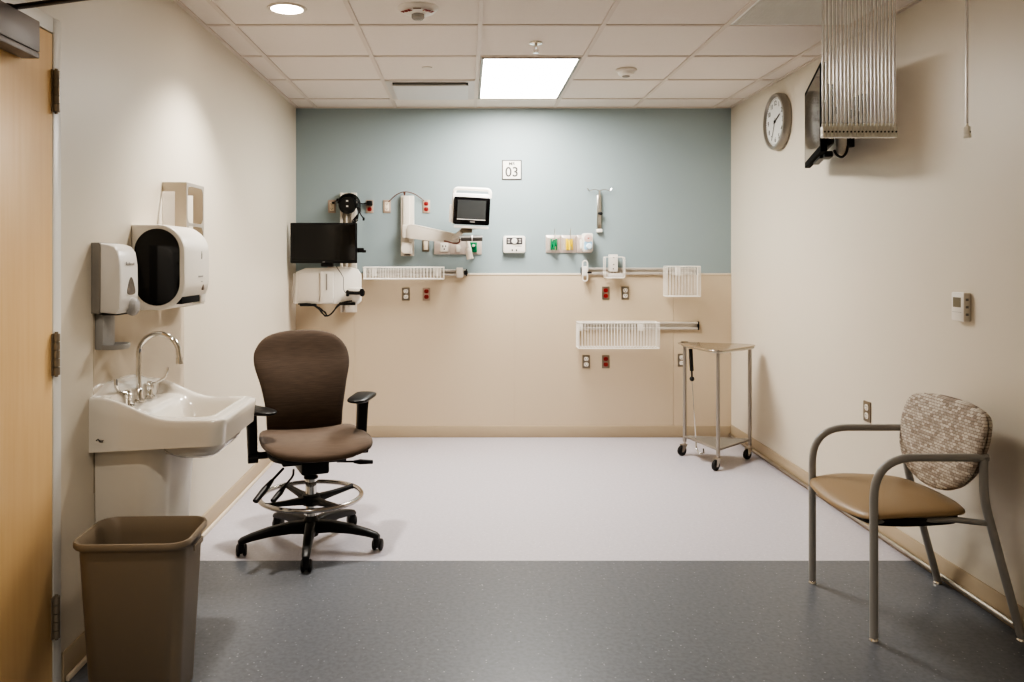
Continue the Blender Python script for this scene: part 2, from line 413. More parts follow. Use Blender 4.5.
# door in the left wall: leaf, hinges, closer; frame
door = struct('door_1', MB().span((LEFT - .045, DY0 + .004, .01), (LEFT + .003, DY1 - .004, DZ - .004), .0015), maple, 'maple veneer door with closer and three hinges')
fr = MB()
for y0, y1 in ((DY0 - .05, DY0), (DY1, DY1 + .05)): fr.span((LEFT - .08, y0 if y0 < 2 else y0, 0), (LEFT + .004, y1, DZ + .05), .002)
fr.span((LEFT - .08, DY0, DZ), (LEFT + .004, DY1, DZ + .05), .002)
struct('trim_7', fr, frame_white, 'pale painted steel door frame')
for zc in (1.90, 1.07, .24):
    h = MB()
    for k in range(5):
        z0 = zc - .066 + k * .0264
        h.cyl((LEFT + .012, DY1 + .004, z0 + .0012), (LEFT + .012, DY1 + .004, z0 + .0252), .011, n=14)
    h.cyl((LEFT + .012, DY1 + .004, zc - .071), (LEFT + .012, DY1 + .004, zc + .071), .0055, n=12)
    h.span((LEFT + .003, DY1 - .012, zc - .066), (LEFT + .0065, DY1 + .006, zc + .066))
    h.span((LEFT + .004, DY1 + .006, zc - .066), (LEFT + .006, DY1 + .02, zc + .066))
    h.build('hinge', steel_dark, door, label='worn steel butt hinge')
cl = MB().span((LEFT + .004, 2.03, 1.975), (LEFT + .058, 2.342, 2.066), .003).build('door_closer', closer_grey, door, label='grey metal closer body')
cb_ = MB().span((LEFT + .006, 2.03, 1.957), (LEFT + .058, 2.34, 1.9735), .002).build('cover_strip', closer_grey, cl)
ar = MB()
ar.box((0, 0, 0), (.27, .022, .009), .002, M=at(-1.135, 2.181, 2.0705) @ Matrix.Rotation(-.33, 4, 'Z'))
ar.cyl((LEFT + .035, 2.222, 2.05), (LEFT + .035, 2.222, 2.078), .014)
ar.cyl((-1.015, 2.14, 2.068), (-1.015, 2.14, 2.10), .011)
ar.box((0, 0, 0), (.44, .018, .01), .002, M=at(-1.15, 1.99, 2.094) @ Matrix.Rotation(PI - 2.30, 4, 'Z'))
ar.span((-1.31, 1.78, 2.083), (-1.288, 1.86, 2.11))
ar.build('closer_arm', arm_dark, cl)

# ------------------------------------------------------------------ ceiling fittings
LX0, LX1, LY0, LY1 = .075, .675, 4.575, 5.775
t = thing('ceiling_light_panel', 'glowing white rectangular light panel set in the ceiling grid', 'ceiling light', ((LX0 + LX1) / 2, (LY0 + LY1) / 2, CEIL))
w, d = LX1 - LX0, LY1 - LY0
MB().prism(rrect(w - .026, d - .026, .003), 0, .012, FLIP, hole=rrect(w - .056, d - .056, .003)).build('frame', stainless_d, t)
MB().prism(rrect(w - .058, d - .058, .002), .0005, .006, FLIP).build('diffuser', panel_light, t, label='glowing white diffuser')
DL = P(287, 8.5, 3.706)
t = thing('recessed_downlight', 'lit round recessed downlight with pale trim ring', 'ceiling light', (DL.x, DL.y, CEIL))
MB().lathe([(.072, .0), (.074, .006), (.088, .006), (.092, .001), (.092, 0)], 40, FLIP).build('trim_ring', offwhite, t)
MB().lathe([(0, .0035), (.073, .003), (.073, 0)], 40, FLIP).build('lens', down_light, t, label='glowing lens')
# supply air diffuser: a plaque hung below its tile
t = thing('supply_air_diffuser', 'pale square supply air diffuser with dropped centre plate', 'air vent', (-.235, 5.485, CEIL))
fm = MB()
fm.prism(rrect(.586, .586, .004), 0, .008, FLIP, hole=rrect(.50, .50, .004))
fm.build('frame', lightgrey, t)
MB().prism(rrect(.5, .5, .003), .0003, .002, FLIP).build('throat', mat('throat_dark', srgb(70, 66, 62), .8, bump=.02), t, label='dark opening')
MB().loft([[(x * .95, y * .95, -.006) for x, y in rrect(.50, .46, .01)], [(x, y, -.022) for x, y in rrect(.50, .46, .01)], [(x, y, -.026) for x, y in rrect(.50, .46, .01)]]).build('centre_plate', mat('diffuser_plate', srgb(214, 212, 208), 0.45), t)
# return grille
t = thing('return_air_grille', 'grey square return air grille in the ceiling by the curtain rods', 'air vent', (1.595, 3.655, CEIL))
MB().prism(rrect(.588, .588, .003), 0, .005, FLIP, hole=rrect(.565, .565, .003)).build('frame', grille_grey, t)
gr = MB(); gr.prism(rrect(.565, .565, .002), .0004, .0015, FLIP)
for k in range(40):
    v = -.28 + .56 * k / 39
    gr.box((v, 0, -.003), (.0016, .563, .003)); gr.box((0, v, -.003), (.563, .0016, .003))
gr.build('core', grille_grey, t)
# fire alarm strobe
FS = P(418, 7.5, 3.70)
t = thing('fire_alarm_strobe', 'round white ceiling strobe alarm lettered in red', 'fire alarm', (FS.x, FS.y, CEIL))
MB().lathe([(.094, 0), (.092, .005), (.074, .020), (.045, .030), (0, .031)], 44, FLIP).build('housing', white_pl, t)
for a in (-.85, .85):                              # red words along the rim, read from below
    tx = MB().text('FIRE', .030, Matrix.Translation((.066 * math.sin(a), -.066 * math.cos(a), -.0275)) @ Matrix.Rotation(PI, 4, 'X') @ Matrix.Rotation(-a * .8, 4, 'Z'), .001)
    tx.build('lettering', red_ink, t, label='red lettering')
MB().box((0, -.070, -.0235), (.036, .007, .002)).build('label_mark', mat('brown_ink', srgb(120, 95, 75), .6), t)
sl = MB().lathe([(.030, .028), (.030, .046), (.022, .054), (0, .056)], 28, FLIP).build('strobe_lens', mat('clear_lens', srgb(210, 205, 198), 0.05, Transmission_Weight=0.6, IOR=1.4), t)
MB().box((0, 0, -.045), (.035, .008, .014), .002).build('flash_tube', chrome, sl)
# sprinkler, concealed cover, smoke detector
SP = P(536, 43, 4.29)
t = thing('fire_sprinkler', 'small chrome pendent sprinkler head in the ceiling before the light panel', 'sprinkler', (SP.x, SP.y, CEIL))
MB().lathe([(.036, 0), (.034, .008), (.018, .012), (.0, .012)], 28, FLIP).build('escutcheon', chrome, t)
s_ = MB().cyl((0, 0, -.01), (0, 0, -.03), .009).tube([(-.008, 0, -.03), (-.012, 0, -.042), (-.003, 0, -.055)], .0025, 8).tube([(.008, 0, -.03), (.012, 0, -.042), (.003, 0, -.055)], .0025, 8)
s_.lathe([(0, .055), (.015, .055), (.015, .058), (0, .058)], 16, FLIP); s_.build('head', chrome, t)
SC = P(427, 69, 4.855)
tag(MB().lathe([(.031, 0), (.031, .002), (.029, .0045), (0, .0055)], 28, FLIP).build('sprinkler_cover', offwhite), 'small flat round cover plate on the ceiling by the air diffuser', 'cover plate').location = (SC.x, SC.y, CEIL)
SD = P(626, 69, 4.9)
t = thing('smoke_detector', 'round off-white smoke detector on the ceiling beside the light panel', 'smoke detector', (SD.x, SD.y, CEIL))
MB().lathe([(.064, 0), (.064, .010), (.055, .017), (0, .017)], 32, FLIP).build('base', offwhite, t)
MB().lathe([(.05, .017), (.044, .034), (.03, .042), (0, .043)], 32, FLIP).build('sensing_chamber', white_pl, t)
MB().lathe([(.026, .0425), (.02, .048), (0, .048)], 20, FLIP).build('sensor_cap', stainless_d, t)

# ------------------------------------------------------------------ electrical outlets
def outlet(loc, rz, label, plate, dev, style='duplex', group='wall outlets', wd=.058, ht=.1):
    t = thing('electrical_outlet' if style != 'rocker' else 'light_switch', label, 'outlet' if style != 'rocker' else 'switch', loc, rz, group if style != 'rocker' else None)
    MB().prism(rrect(wd, ht, .004), 0, .006, WALL, bev=.0022).build('cover_plate', plate, t)
    if style == 'duplex':
        for s in (-1, 1):
            r = MB().prism(rrect(.034, .031, .012), .0055, .0085, at(0, 0, s * .021, WALL), bev=.0008).build('receptacle', dev, t)
            sl = MB(); sl.box((-.007, -.0086, s * .021 + .004), (.0028, .001, .009)).box((.007, -.0086, s * .021 + .004), (.0028, .001, .0075)).cyl((0, -.0082, s * .021 - .008), (0, -.0091, s * .021 - .008), .0028, n=10)
            sl.build('slots', black_pl, r)
    elif style == 'rocker':
        MB().prism(rrect(.032, .066, .003), .005, .009, WALL, bev=.001).build('rocker', dev, t)
    else:                                           # one-device insert
        r = MB().prism(rrect(.034, .068, .004), .005, .0085, WALL, bev=.001).build('receptacle', dev, t)
        for s in (-1, 1): MB().box((-.007, -.0086, s * .018 + .003), (.0028, .001, .008)).box((.007, -.0086, s * .018 + .003), (.0028, .001, .007)).box((0, -.0086, s * .018 - .006), (.005, .001, .005)).build('slots', black_pl, r)
    return t
def bo(px, py, label, plate, dev, style='duplex', panel=False, **k):
    p = P(px, py, BACK); return outlet((p.x, BACK - (.008 if panel else 0), p.z), 0, label, plate, dev, style, **k)
bo(332, 206.5, 'ivory outlet on the blue wall between the corner and the round cable holder', pink_plate, ivory, 'decora')
bo(369.7, 206.5, 'red outlet with a black plug in its upper socket, right of the cable holder', pink_plate, red_pl)
bo(387, 206.5, 'ivory outlet feeding the cable at the left of the monitor arm post', pink_plate, ivory, 'decora')
bo(426.3, 206.5, 'red outlet feeding the cable at the right of the monitor arm post', pink_plate, red_pl)
bo(425.8, 245.5, 'plain ivory rocker switch in a steel plate below the monitor arm', stainless_d, ivory, 'rocker', wd=.054, ht=.094)
bo(406, 294, 'white outlet in a grey plate below the long shallow basket', stainless_d, white_pl, panel=True)
bo(426.5, 294, 'red outlet below the long shallow basket', pink_plate, red_pl, panel=True)
bo(605.5, 293, 'red outlet right below the little square basket', stainless_d, red_pl, panel=True)
bo(625, 293, 'white outlet below the upper rail, right of the red one', stainless_d, white_pl, panel=True)
bo(586, 361.5, 'white outlet below the deep wire basket, nearest its left end', stainless_d, white_pl, panel=True)
bo(605.5, 361.5, 'red outlet below the deep wire basket', stainless_d, red_pl, panel=True)
bo(681.3, 360, 'white outlet behind the leg of the triangular hamper stand', stainless_d, white_pl, panel=True)
q = P(868, 411.5, 4.05)
outlet((RIGHT, 4.05, q.z), RZR, 'white outlet in a steel plate low on the cream wall behind the armchair', stainless_d, white_pl, wd=.07, ht=.104)

# ------------------------------------------------------------------ back wall: room sign, nurse unit
p = P(511.8, 170, BACK)
t = thing('room_sign', 'square white room number sign with a dark border on the blue wall', 'sign', (p.x, BACK, p.z))
MB().prism(rrect(.152, .152, .004), 0, .006, WALL, bev=.001).build('border', mat('sign_border', srgb(66, 58, 54), 0.5), t)
MB().prism(rrect(.136, .136, .002), .0055, .0072, WALL).build('face', white_pl, t)
MB().text('03', .104, at(0, -.0075, -.019, WALL), .0008).text('MR', .035, at(0, -.0075, .046, WALL), .0008).build('lettering', dark_ink, t)
p = P(514, 244.5, BACK)
t = thing('wall_control_unit', 'white wall control unit with dark band and round white dial', 'control unit', (p.x, BACK, p.z))
MB().prism(rrect(.170, .132, .018), 0, .045, WALL, bev=.008).build('housing', white_pl, t)
MB().prism(rrect(.122, .052, .003), .044, .0465, at(0, 0, .026, WALL)).build('display_band', mat('dark_band', srgb(70, 68, 68), 0.4), t)
MB().lathe([(.022, .0), (.022, .008), (.019, .011), (0, .011)], 28, at(0, -.046, .026, WALL)).build('dial', white_pl, t)
for sx in (-1, 1):
    for sz in (0, 1): MB().prism(rrect(.016, .009, .002), 0, .003, at(sx * .042, -.046, .017 + sz * .018, WALL)).build('button', lightgrey, t)
    MB().prism(rrect(.010, .014, .003), 0, .002, at(sx * .016, -.0445, -.044, WALL)).build('jack', black_pl, t)
MB().box((.03, -.0455, -.013), (.05, .001, .004)).build('text_line', grey_ink, t)

# ------------------------------------------------------------------ medical gas panels
def gas_gang(t, x, dev, m, cap):
    pl = MB().loft([[(a * 1.0, -.0005, c) for a, c in rrect(.116, .135, .003)], [(a, -.01, c) for a, c in rrect(.116, .135, .003)], [(a * .78, -.024, c * .72) for a, c in rrect(.116, .135, .01)], [(a * .70, -.024, c * .66) for a, c in rrect(.116, .135, .01)]], M=at(x, 0, 0))
    return pl.build('gas_panel_segment', pink_gang, t)
pink_gang = mat('gas_panel_steel', srgb(206, 192, 182), 0.32, 0.35)
p = P(568.5, 244, BACK)
GPX, GPZ = p.x, p.z
t = thing('gas_outlet_panel', 'three-gang medical gas panel with green and yellow outlets under the wall pole', 'gas panel', (p.x, BACK, p.z))
for k, (m, nm) in enumerate(((green_pl, 'oxygen_outlet'), (yellow_pl, 'air_outlet'), (white_pl, 'vacuum_outlet'))):
    x = -.118 + k * .118
    sg = gas_gang(t, x, None, m, None)
    ou = MB()
    if k < 2:
        for sx in (-1, 1): ou.box((x + sx * .018, -.04, -.004), (.014, .035, .085), .004)
        ou.box((x, -.032, .0), (.03, .018, .045), .003)
        ou.cyl((x, -.024, .0), (x, -.075, .0), .012); ou.cyl((x, -.07, .03), (x, -.07, -.045), .009)
        o = ou.build(nm, m, sg, label='green outlet' if k == 0 else 'yellow outlet')
        MB().cyl((x + .006, -.07, -.02), (x + .006, -.07, .115), .0028, n=10).cyl((x + .006, -.07, -.05), (x + .006, -.07, -.02), .008, n=12).build('flow_tube', stainless, sg)
    else:
        ou.box((x - .01, -.03, 0), (.05, .02, .07), .004); ou.build(nm, m, sg)
p = P(588, 242.5, 6.03)
t = thing('vacuum_regulator', 'white suction regulator with pale blue dial plugged into the gas panel', 'regulator', (p.x, BACK - .03, p.z))
MB().prism(rrect(.076, .14, .014), .0, .085, WALL, bev=.006).build('body', white_pl, t)
MB().lathe([(.030, 0), (.030, .006), (.026, .007), (0, .007)], 30, at(0, -.085, .032, WALL)).build('gauge', mat('gauge_face', srgb(214, 190, 180), 0.3), t)
MB().box((.004, -.0935, .034), (.022, .001, .003), M=None).cyl((0, -.092, .032), (0, -.095, .032), .005, n=10).build('needle', red_ink, t)
MB().prism(rrect(.062, .062, .012), .0845, .0875, at(0, 0, -.022, WALL)).build('control_plate', pale_blue, t)
MB().lathe([(.023, 0), (.021, .02), (.017, .024), (0, .024)], 24, at(.006, -.087, -.03, WALL)).build('knob', mat('pale_knob', srgb(206, 222, 230), 0.3), t)
p = P(458, 247.3, BACK)
t = thing('gas_outlet_panel', 'three-gang gas panel behind the patient monitor arm, one green outlet', 'gas panel', (p.x, BACK, p.z))
for k in range(3):
    x = -.122 + k * .122
    MB().prism(rrect(.121, .108, .003), 0, .012, at(x, 0, 0, WALL), bev=.003).build('gas_panel_segment', pink_gang, t)
r = MB().prism(rrect(.062, .066, .006), .011, .02, at(-.105, 0, 0, WALL), bev=.002).build('receptacle', white_pl, t)
MB().box((-.116, -.0205, .008), (.006, .001, .016)).box((-.094, -.0205, .008), (.006, .001, .014)).cyl((-.105, -.02, -.014), (-.105, -.021, -.014), .006, n=10).build('slots', dark_ink, r)
MB().box((.002, -.018, -.01), (.03, .02, .05), .004).cyl((.02, -.012, -.005), (.02, -.03, -.005), .006).build('vacuum_outlet', white_pl, t)
go = MB(); go.box((.118, -.026, 0), (.056, .03, .078), .005)
for sx in (-1, 1): go.box((.118 + sx * .018, -.045, -.012), (.014, .02, .05), .004)
go.build('oxygen_outlet', green_pl, t, label='green outlet')
MB().lathe([(.011, 0), (.011, .03), (.006, .034), (0, .034)], 16, at(.118, -.035, .012, WALL)).build('valve', white_pl, t)

# ------------------------------------------------------------------ IV pole on the wall
p = P(598.8, 212, BACK)
t = thing('wall_hook_pole', 'slim telescopic hook pole standing on the blue wall above the gas panel', 'pole', (p.x, BACK, p.z))
MB().span((-.016, -.022, -.15), (.016, 0, .13), .004).build('channel', stainless, t)
MB().span((-.021, -.034, -.157), (.021, 0, -.132), .003).build('foot_bracket', white_pl, t)
MB().cyl((0, -.034, -.10), (0, -.034, .165), .008).build('rod', stainless, t)
MB().cyl((0, -.022, -.012), (0, -.055, -.012), .012).ball((.006, -.058, -.014), .014).build('clamp_knob', black_pl, t)
hk = MB()
for sx in (-1, 1): hk.tube(fillet([(0, -.034, .16), (sx * .045, -.034, .172), (sx * .08, -.034, .155), (sx * .092, -.034, .18)], .02), .0032, 8)
hk.build('hook', chrome, t)

# ------------------------------------------------------------------ equipment rails with baskets
def rail(label, px0, px1, pyc, h=.052, black_l=True, black_r=True):
    a, b_ = P(px0, pyc, BACK), P(px1, pyc, BACK)
    t = thing('equipment_rail', label, 'rail', ((a.x + b_.x) / 2, BACK, a.z), 0, None)
    L = (b_.x - a.x) / 2
    r = MB()
    r.span((-L, -.012, -h / 2), (L, 0, h / 2), .002); r.span((-L, -.03, -h / 2), (L, -.010, -h / 2 + .016), .003); r.span((-L, -.03, h / 2 - .016), (L, -.010, h / 2), .003)
    r.build('rail_profile', rail_al, t)
    for s, f in ((-1, black_l), (1, black_r)):
        if f: MB().box((s * (L + .004), -.017, 0), (.008, .038, h + .006), .002).build('end_cap', black_pl, t)
    return t
rail('long upper equipment rail carrying the small and the tall wire baskets', 581.5, 695, 271)
rail('lower equipment rail sticking out past the deep wire basket', 578, 697, 325.5, .058)
rl = rail('equipment rail behind the long shallow basket', 366, 466, 272.5, .048, black_r=True)
MB().box((.335, -.03, 0), (.05, .05, .075), .004).build('clamp', offwhite, rl)
MB().box((.382, -.028, 0), (.03, .03, .036), .01).build('clamp_lever', black_pl, rl)

def basket(name, label, px0, px1, py0, py1, depth, nx, yf, brackets, r=.0026, slope=0, nh=0, closed_top=False):
    """wire basket whose front face spans the given pixels at depth yf"""
    a, c = P(px0, py0, yf), P(px1, py1, yf)
    W, H = c.x - a.x, a.z - c.z
    t = thing(name, label, 'basket', ((a.x + c.x) / 2, yf, c.z), 0, None)
    yb = depth; w = MB(); x0, x1 = -W / 2, W / 2
    for z, rr in ((H, r * 1.7), (0, r * 1.5)):
        w.tube(fillet([(x0, 0, z), (x1, 0, z), (x1, yb, z), (x0, yb, z), (x0, .001, z)], .012, 3), rr, 8)
    for k in range(nx + 1):
        x = x0 + W * k / nx
        w.tube(fillet([(x, 0, H), (x, 0, 0), (x, yb, 0), (x, yb, H)], .006, 2), r, 6)
    ny = max(2, int(yb / .03))
    for k in range(1, ny):
        y = yb * k / ny
        for x in (x0, x1): w.tube([(x, y, H), (x, y, 0)], r, 6)
    for k in range(1, nh + 1):
        z = H * k / (nh + 1); w.tube([(x0, 0, z), (x1, 0, z), (x1, yb, z), (x0, yb, z)], r, 6, closed=True)
    w.build('wire_frame', wire_white, t)
    for bx in brackets:
        q = P(bx, 0, yf); x = q.x - (a.x + c.x) / 2
        MB().box((x, yb + .004, H - .035), (.044, .012, .07), .003).build('hanger', white_pl, t)
    return t
basket('wire_basket', 'long shallow white wire basket on the rail beside the computer station', 363.5, 443.5, 267.5, 279, .13, 24, 5.96, (372, 437), r=.0034)
basket('wire_basket', 'tall square white wire basket at the end of the upper rail', 667.5, 700.5, 266.5, 296.5, .12, 11, 5.98, (682,), r=.0024)
basket('wire_basket', 'deep rectangular white wire basket on the lower rail', 579, 659.5, 323, 348.5, .14, 27, 5.95, (583, 645), r=.0026)
# little square holder
p = P(615, 267.5, 6.03)
t = thing('wire_holder', 'little square white wire holder with a white box on the upper rail', 'holder', (p.x, 6.03, p.z))
w = MB(); W, H = .148, .158
for y in (0, .06):
    w.tube(fillet([(-W / 2, y, H / 2), (W / 2, y, H / 2), (W / 2, y, -H / 2), (-W / 2, y, -H / 2), (-W / 2, y, H / 2)], .02, 4), .0032, 8)
for x, z in ((-W / 2, H / 2), (W / 2, H / 2), (-W / 2, -H / 2), (W / 2, -H / 2)): w.tube([(x, 0, z * .93), (x, .06, z * .93)], .003, 6)
for k in range(5): w.tube([(-.05 + k * .025, 0, -H / 2), (-.05 + k * .025, .06, -H / 2), (-.05 + k * .025, .06, -.03)], .0024, 6)
w.build('wire_frame', wire_white, t)
MB().prism(rrect(.064, .13, .006), -.022, .035, at(-.005, .06, .034, WALL), bev=.003).build('box', white_pl, t)
MB().prism(rrect(.115, .035, .004), 0, .012, at(.008, .035, -.062, WALL), bev=.002).build('label_strip', lightgrey, t)
sc_ = MB()
for sx, sz in ((-.005, .075), (-.005, .022), (-.008, -.01)): sc_.cyl((sx, .026, sz), (sx, .022, sz), .0045, n=10)
sc_.build('screw', dark_ink, t)
# oval cable hook at the rail's near end
p = P(585, 271, 6.06)
t = thing('oval_hook', 'white oval loop hook at the start of the upper rail', 'hook', (p.x, 6.06, p.z))
ring = [(x, 0, z) for x, z in rrect(.036, .155, .0179, 8)]
MB().tube(ring, .0048, 8, closed=True).build('loop', white_pl, t)
MB().box((0, .027, 0), (.034, .06, .07), .004).build('clamp', white_pl, t)
MB().cyl((.015, .0, -.012), (.05, .0, -.012), .007).build('clamp_screw', black_pl, t)

# ------------------------------------------------------------------ computer station on a wall track
p0, p1 = P(349, 193, BACK), P(349, 312, BACK)
t = thing('computer_mount', 'white wall track with folded keyboard tray behind the black computer monitor', 'computer mount', (p0.x, BACK, p1.z))
H = p0.z - p1.z
tr = MB(); tr.span((-.062, -.012, 0), (.062, 0, H), .002)
for x0, x1 in ((-.062, -.044), (-.02, -.008), (.022, .062)): tr.span((x0, -.045, 0), (x1, -.01, H), .003)
tr.build('track', offwhite, t)
MB().box((.018, -.045, .045), (.075, .07, .085), .006).build('foot_cover', offwhite, t)
MB().cyl((.01, -.08, .05), (.01, -.085, .05), .008).build('screw', stainless, t)
ZT = P(0, 304, 5.87).z - p1.z; ZB = P(0, 268, 5.87).z - p1.z
tx0, tx1 = P(294.5, 0, 5.87).x - p0.x, P(361, 0, 5.87).x - p0.x
ty = 5.87 - BACK
outl = [(tx0, ZT + .0), (tx0 + .01, ZB - .03), (tx0 + .08, ZB), (tx1 - .08, ZB + .005), (tx1 - .025, ZB - .01), (tx1, ZB - .05), (tx1, ZT + .02), (tx1 - .02, ZT)]
kb = MB().prism([(x, z) for x, z in outl][::-1], 0, .035, at(0, ty + .035, 0, WALL), bev=.006).build('keyboard_tray', white_pl, t, label='folded white keyboard tray')
xc = (tx0 + tx1) / 2
MB().box((xc - .005, ty - .006, (ZT + ZB) / 2 - .01), (.095, .016, ZB - ZT - .035), .004).build('latch_cover', white_pl, kb)
MB().box((xc - .006, ty - .0155, (ZT + ZB) / 2 + .03), (.010, .004, .12), .001).build('grip_slot', grey_pl, kb)
MB().box((xc - .14, ty - .001, (ZT + ZB) / 2 - .01), (.165, .006, ZB - ZT - .05), .003).build('tray_panel', offwhite, kb)
MB().box((tx0 + .0, ty + .03, (ZT + ZB) / 2 - .02), (.03, .03, ZB - ZT - .04), .004).build('side_rail', lightgrey, kb)
MB().box((tx0 + .10, ty + .0, ZT - .006), (.12, .03, .02), .005).build('wrist_rest', black_pl, kb)
MB().box((tx1 - .10, ty, ZT + .002), (.12, .03, .022), .006).build('wrist_rest', black_pl, kb)
arm_ = MB()
arm_.box((-.04, (ty - 0) / 2 - .02, (ZT + ZB) / 2 + .06), (.10, abs(ty) - .06, .06), .008)
arm_.box((-.06, ty + .05, ZB - .02), (.13, .05, .06), .006)
arm_.span((-.16, -.14, P(0, 244, 5.82).z - p1.z - .035), (.03, -.04, P(0, 244, 5.82).z - p1.z + .035), .006)
arm_.span((-.165, -.20, P(0, 244, 5.82).z - p1.z - .03), (-.105, -.13, P(0, 244, 5.82).z - p1.z + .03), .005)
arm_.build('swing_arm', offwhite, t)
# the monitor
MY = 5.82
a, c = P(290.3, 222.8, MY), P(357, 263.2, MY)
t = thing('computer_monitor', 'black flat computer monitor hanging over the folded keyboard tray', 'monitor', ((a.x + c.x) / 2, MY, (a.z + c.z) / 2), 0)
W, H = c.x - a.x, a.z - c.z
bz = MB().prism(rrect(W, H, .006), 0, .022, at(0, .022, 0, WALL), bev=.003).build('bezel', black_pl, t)
MB().prism(rrect(W - .026, H - .034, .002), 0, .001, at(0, .0002, .005, WALL)).build('screen', screen, t)
MB().box((.0, -.0008, -H / 2 + .009), (.018, .0008, .005)).build('badge', grey_ink, bz)
MB().box((0, .04, 0), (.20, .04, .16), .01).build('rear_housing', black_pl, t)
MB().box((0, .09, -.02), (.06, .09, .08), .008).box((.02, .05, -H / 2 - .012), (.09, .06, .03), .008).build('tilt_bracket', black_pl, t)
MB().box((W / 2 + .02, .05, -.052), (.05, .02, .035), .006).box((W / 2 + .045, .05, -.06), (.03, .02, .02), .005).build('side_bracket', black_pl, t)
# round cable holder on the track, its plug and cords
p = P(347.5, 205, 6.05)
t = thing('cable_reel', 'round black cable holder with coiled cords on top of the wall track', 'cable holder', (p.x, 6.07, p.z))
MB().lathe([(.066, 0), (.068, .02), (.06, .034), (0, .036)], 32, at(0, 0, 0, WALL)).build('disc', black_pl, t)
for z in (.03, -.01): MB().box((0, -.037, z), (.016, .002, .012)).build('screw', lightgrey, t)
cd = MB()
for k in range(4):
    rr = .068 + .006 * k
    cd.tube([(rr * math.cos(x) + .004 * k, -.012 - .005 * k, rr * math.sin(x)) for x in [PI * .95 - PI * 1.02 * i / 20 for i in range(21)]] + [(.085 + .004 * k, -.02, -.05), (.075 - .012 * k, -.015, -.115), (.03, -.01, -.16)], .0042, 8)
cd.tube(smooth_open([(.085, -.02, -.03), (.10, -.02, -.07), (.12, -.02, -.10)]), .005, 8); cd.box((.122, -.02, -.106), (.016, .014, .024), .003)
cd.build('cords', black_pl, t)
p = P(370, 203.5, BACK); q = P(357, 203, BACK)
pl = MB().box((p.x, BACK - .03, p.z), (.045, .04, .038), .006).tube(smooth_open([(p.x - .02, BACK - .035, p.z), (p.x - .06, BACK - .04, p.z - .004), (p.x - .10, BACK - .05, p.z + .02), (q.x - .02, BACK - .07, q.z + .05)]), .0045, 8)
tag(pl.build('power_plug', black_pl), 'black power plug and cord in the red outlet beside the cable holder', 'plug')
p = P(333, 203, BACK); q = P(340, 200, BACK)
pl = MB().box((p.x + .004, BACK - .016, p.z), (.02, .02, .016), .004).tube(smooth_open([(p.x, BACK - .03, p.z), (p.x + .03, BACK - .04, p.z + .012), (q.x - .005, BACK - .06, q.z)]), .003, 8).box((q.x - .008, BACK - .06, q.z - .004), (.02, .018, .02), .004)
tag(pl.build('network_cable', black_pl), 'short black cable from the ivory corner outlet to the cable holder', 'cable')
# scanner on the tray and the cables hanging beneath
p = P(355, 293, 5.82)
t = thing('barcode_scanner', 'black handheld scanner hooked on the front of the white keyboard tray', 'scanner', (p.x, 5.82, p.z))
MB().tube(smooth_open([(-.055, 0, 0), (-.04, 0, .002), (0, 0, 0), (.03, 0, 0), (.05, 0, .004)]), .013, 12, radii=None).build('handle', black_pl, t)
MB().ball((.052, 0, .002), .026, (.8, .9, 1.1)).box((.052, -.01, .012), (.03, .03, .04), .008).build('head', black_pl, t)
MB().box((-.055, .004, -.002), (.022, .024, .046), .008).build('cradle', black_pl, t)
MB().box((.0, .030, .008), (.09, .046, .055), .004).build('bracket', white_pl, t)
a = P(336, 266, 5.80)
pts = [a, P(342, 275, 5.83), P(343.5, 279, 5.825), P(343.5, 288, 5.82), P(345, 292, 5.81), P(348, 294, 5.80)]
tag(MB().tube(smooth_open(pts), .0022, 6).build('scanner_cable', black_pl), 'thin black cable running down the tray to the scanner', 'cable')
cb2 = MB()
for pts in ([(298, 304), (311, 304), (318, 308), (322, 313), (327, 316), (333, 312), (338, 305), (345, 302), (352, 301)],
            [(305, 304), (315, 306), (321, 309), (326, 314), (325, 316), (321, 311), (319, 307)],
            [(312, 304), (319, 309), (325, 312), (327, 315.5), (331, 314), (337, 307), (342, 303)]):
    cb2.tube(smooth_open([P(x, y, 5.86) for x, y in pts]), .0052, 8)
tag(cb2.build('cable_bundle', black_pl), 'looped black cables hanging below the white keyboard tray', 'cables')

# ------------------------------------------------------------------ patient monitor on its arm
p0, p1 = P(407.3, 195.5, 6.09), P(407.3, 256, 6.09)
t = thing('monitor_arm', 'beige wall post with swing arm reaching to the patient monitor', 'monitor arm', (p0.x, BACK, p1.z))
H = p0.z - p1.z
MB().span((-.05, -.045, 0), (.05, 0, H), .004).span((-.032, -.06, .0), (.02, -.04, H - .004), .004).build('wall_post', offwhite, t)
MB().box((0, -.066, .06), (.08, .05, .085), .006).lathe([(.035, 0), (.035, .012), (0, .014)], 24, at(-.008, -.09, .055, WALL)).build('pivot_block', offwhite, t)
MB().box((0, -.062, .008), (.05, .02, .006), .001).build('slot', dark_ink, t)
A0, A1 = Vector((.045, -.10, P(0, 231.5, 6.04).z - p1.z)), Vector((P(455, 0, 5.92).x - p0.x, -.22, P(0, 237.5, 5.92).z - p1.z))
d = A1 - A0; n_ = Vector((-d.y, d.x, 0)).normalized()
ax = d.normalized(); up = Vector((0, 0, 1)); up = (up - ax * up.dot(ax)).normalized(); sd = ax.cross(up)
Mx = Matrix((tuple(ax) + (0,), tuple(up) + (0,), tuple(sd) + (0,), (0, 0, 0, 1))).transposed(); Mx.translation = A0
L = d.length
poly = [(-.035, -.052), (.0, -.055), (.16, -.05), (L - .02, -.04), (L + .03, -.022), (L + .04, .005), (L, .03), (.05, .052), (-.01, .054), (-.035, .045), (-.048, 0)]
MB().prism(poly, -.03, .03, Mx, bev=.006).build('swing_arm', offwhite, t)
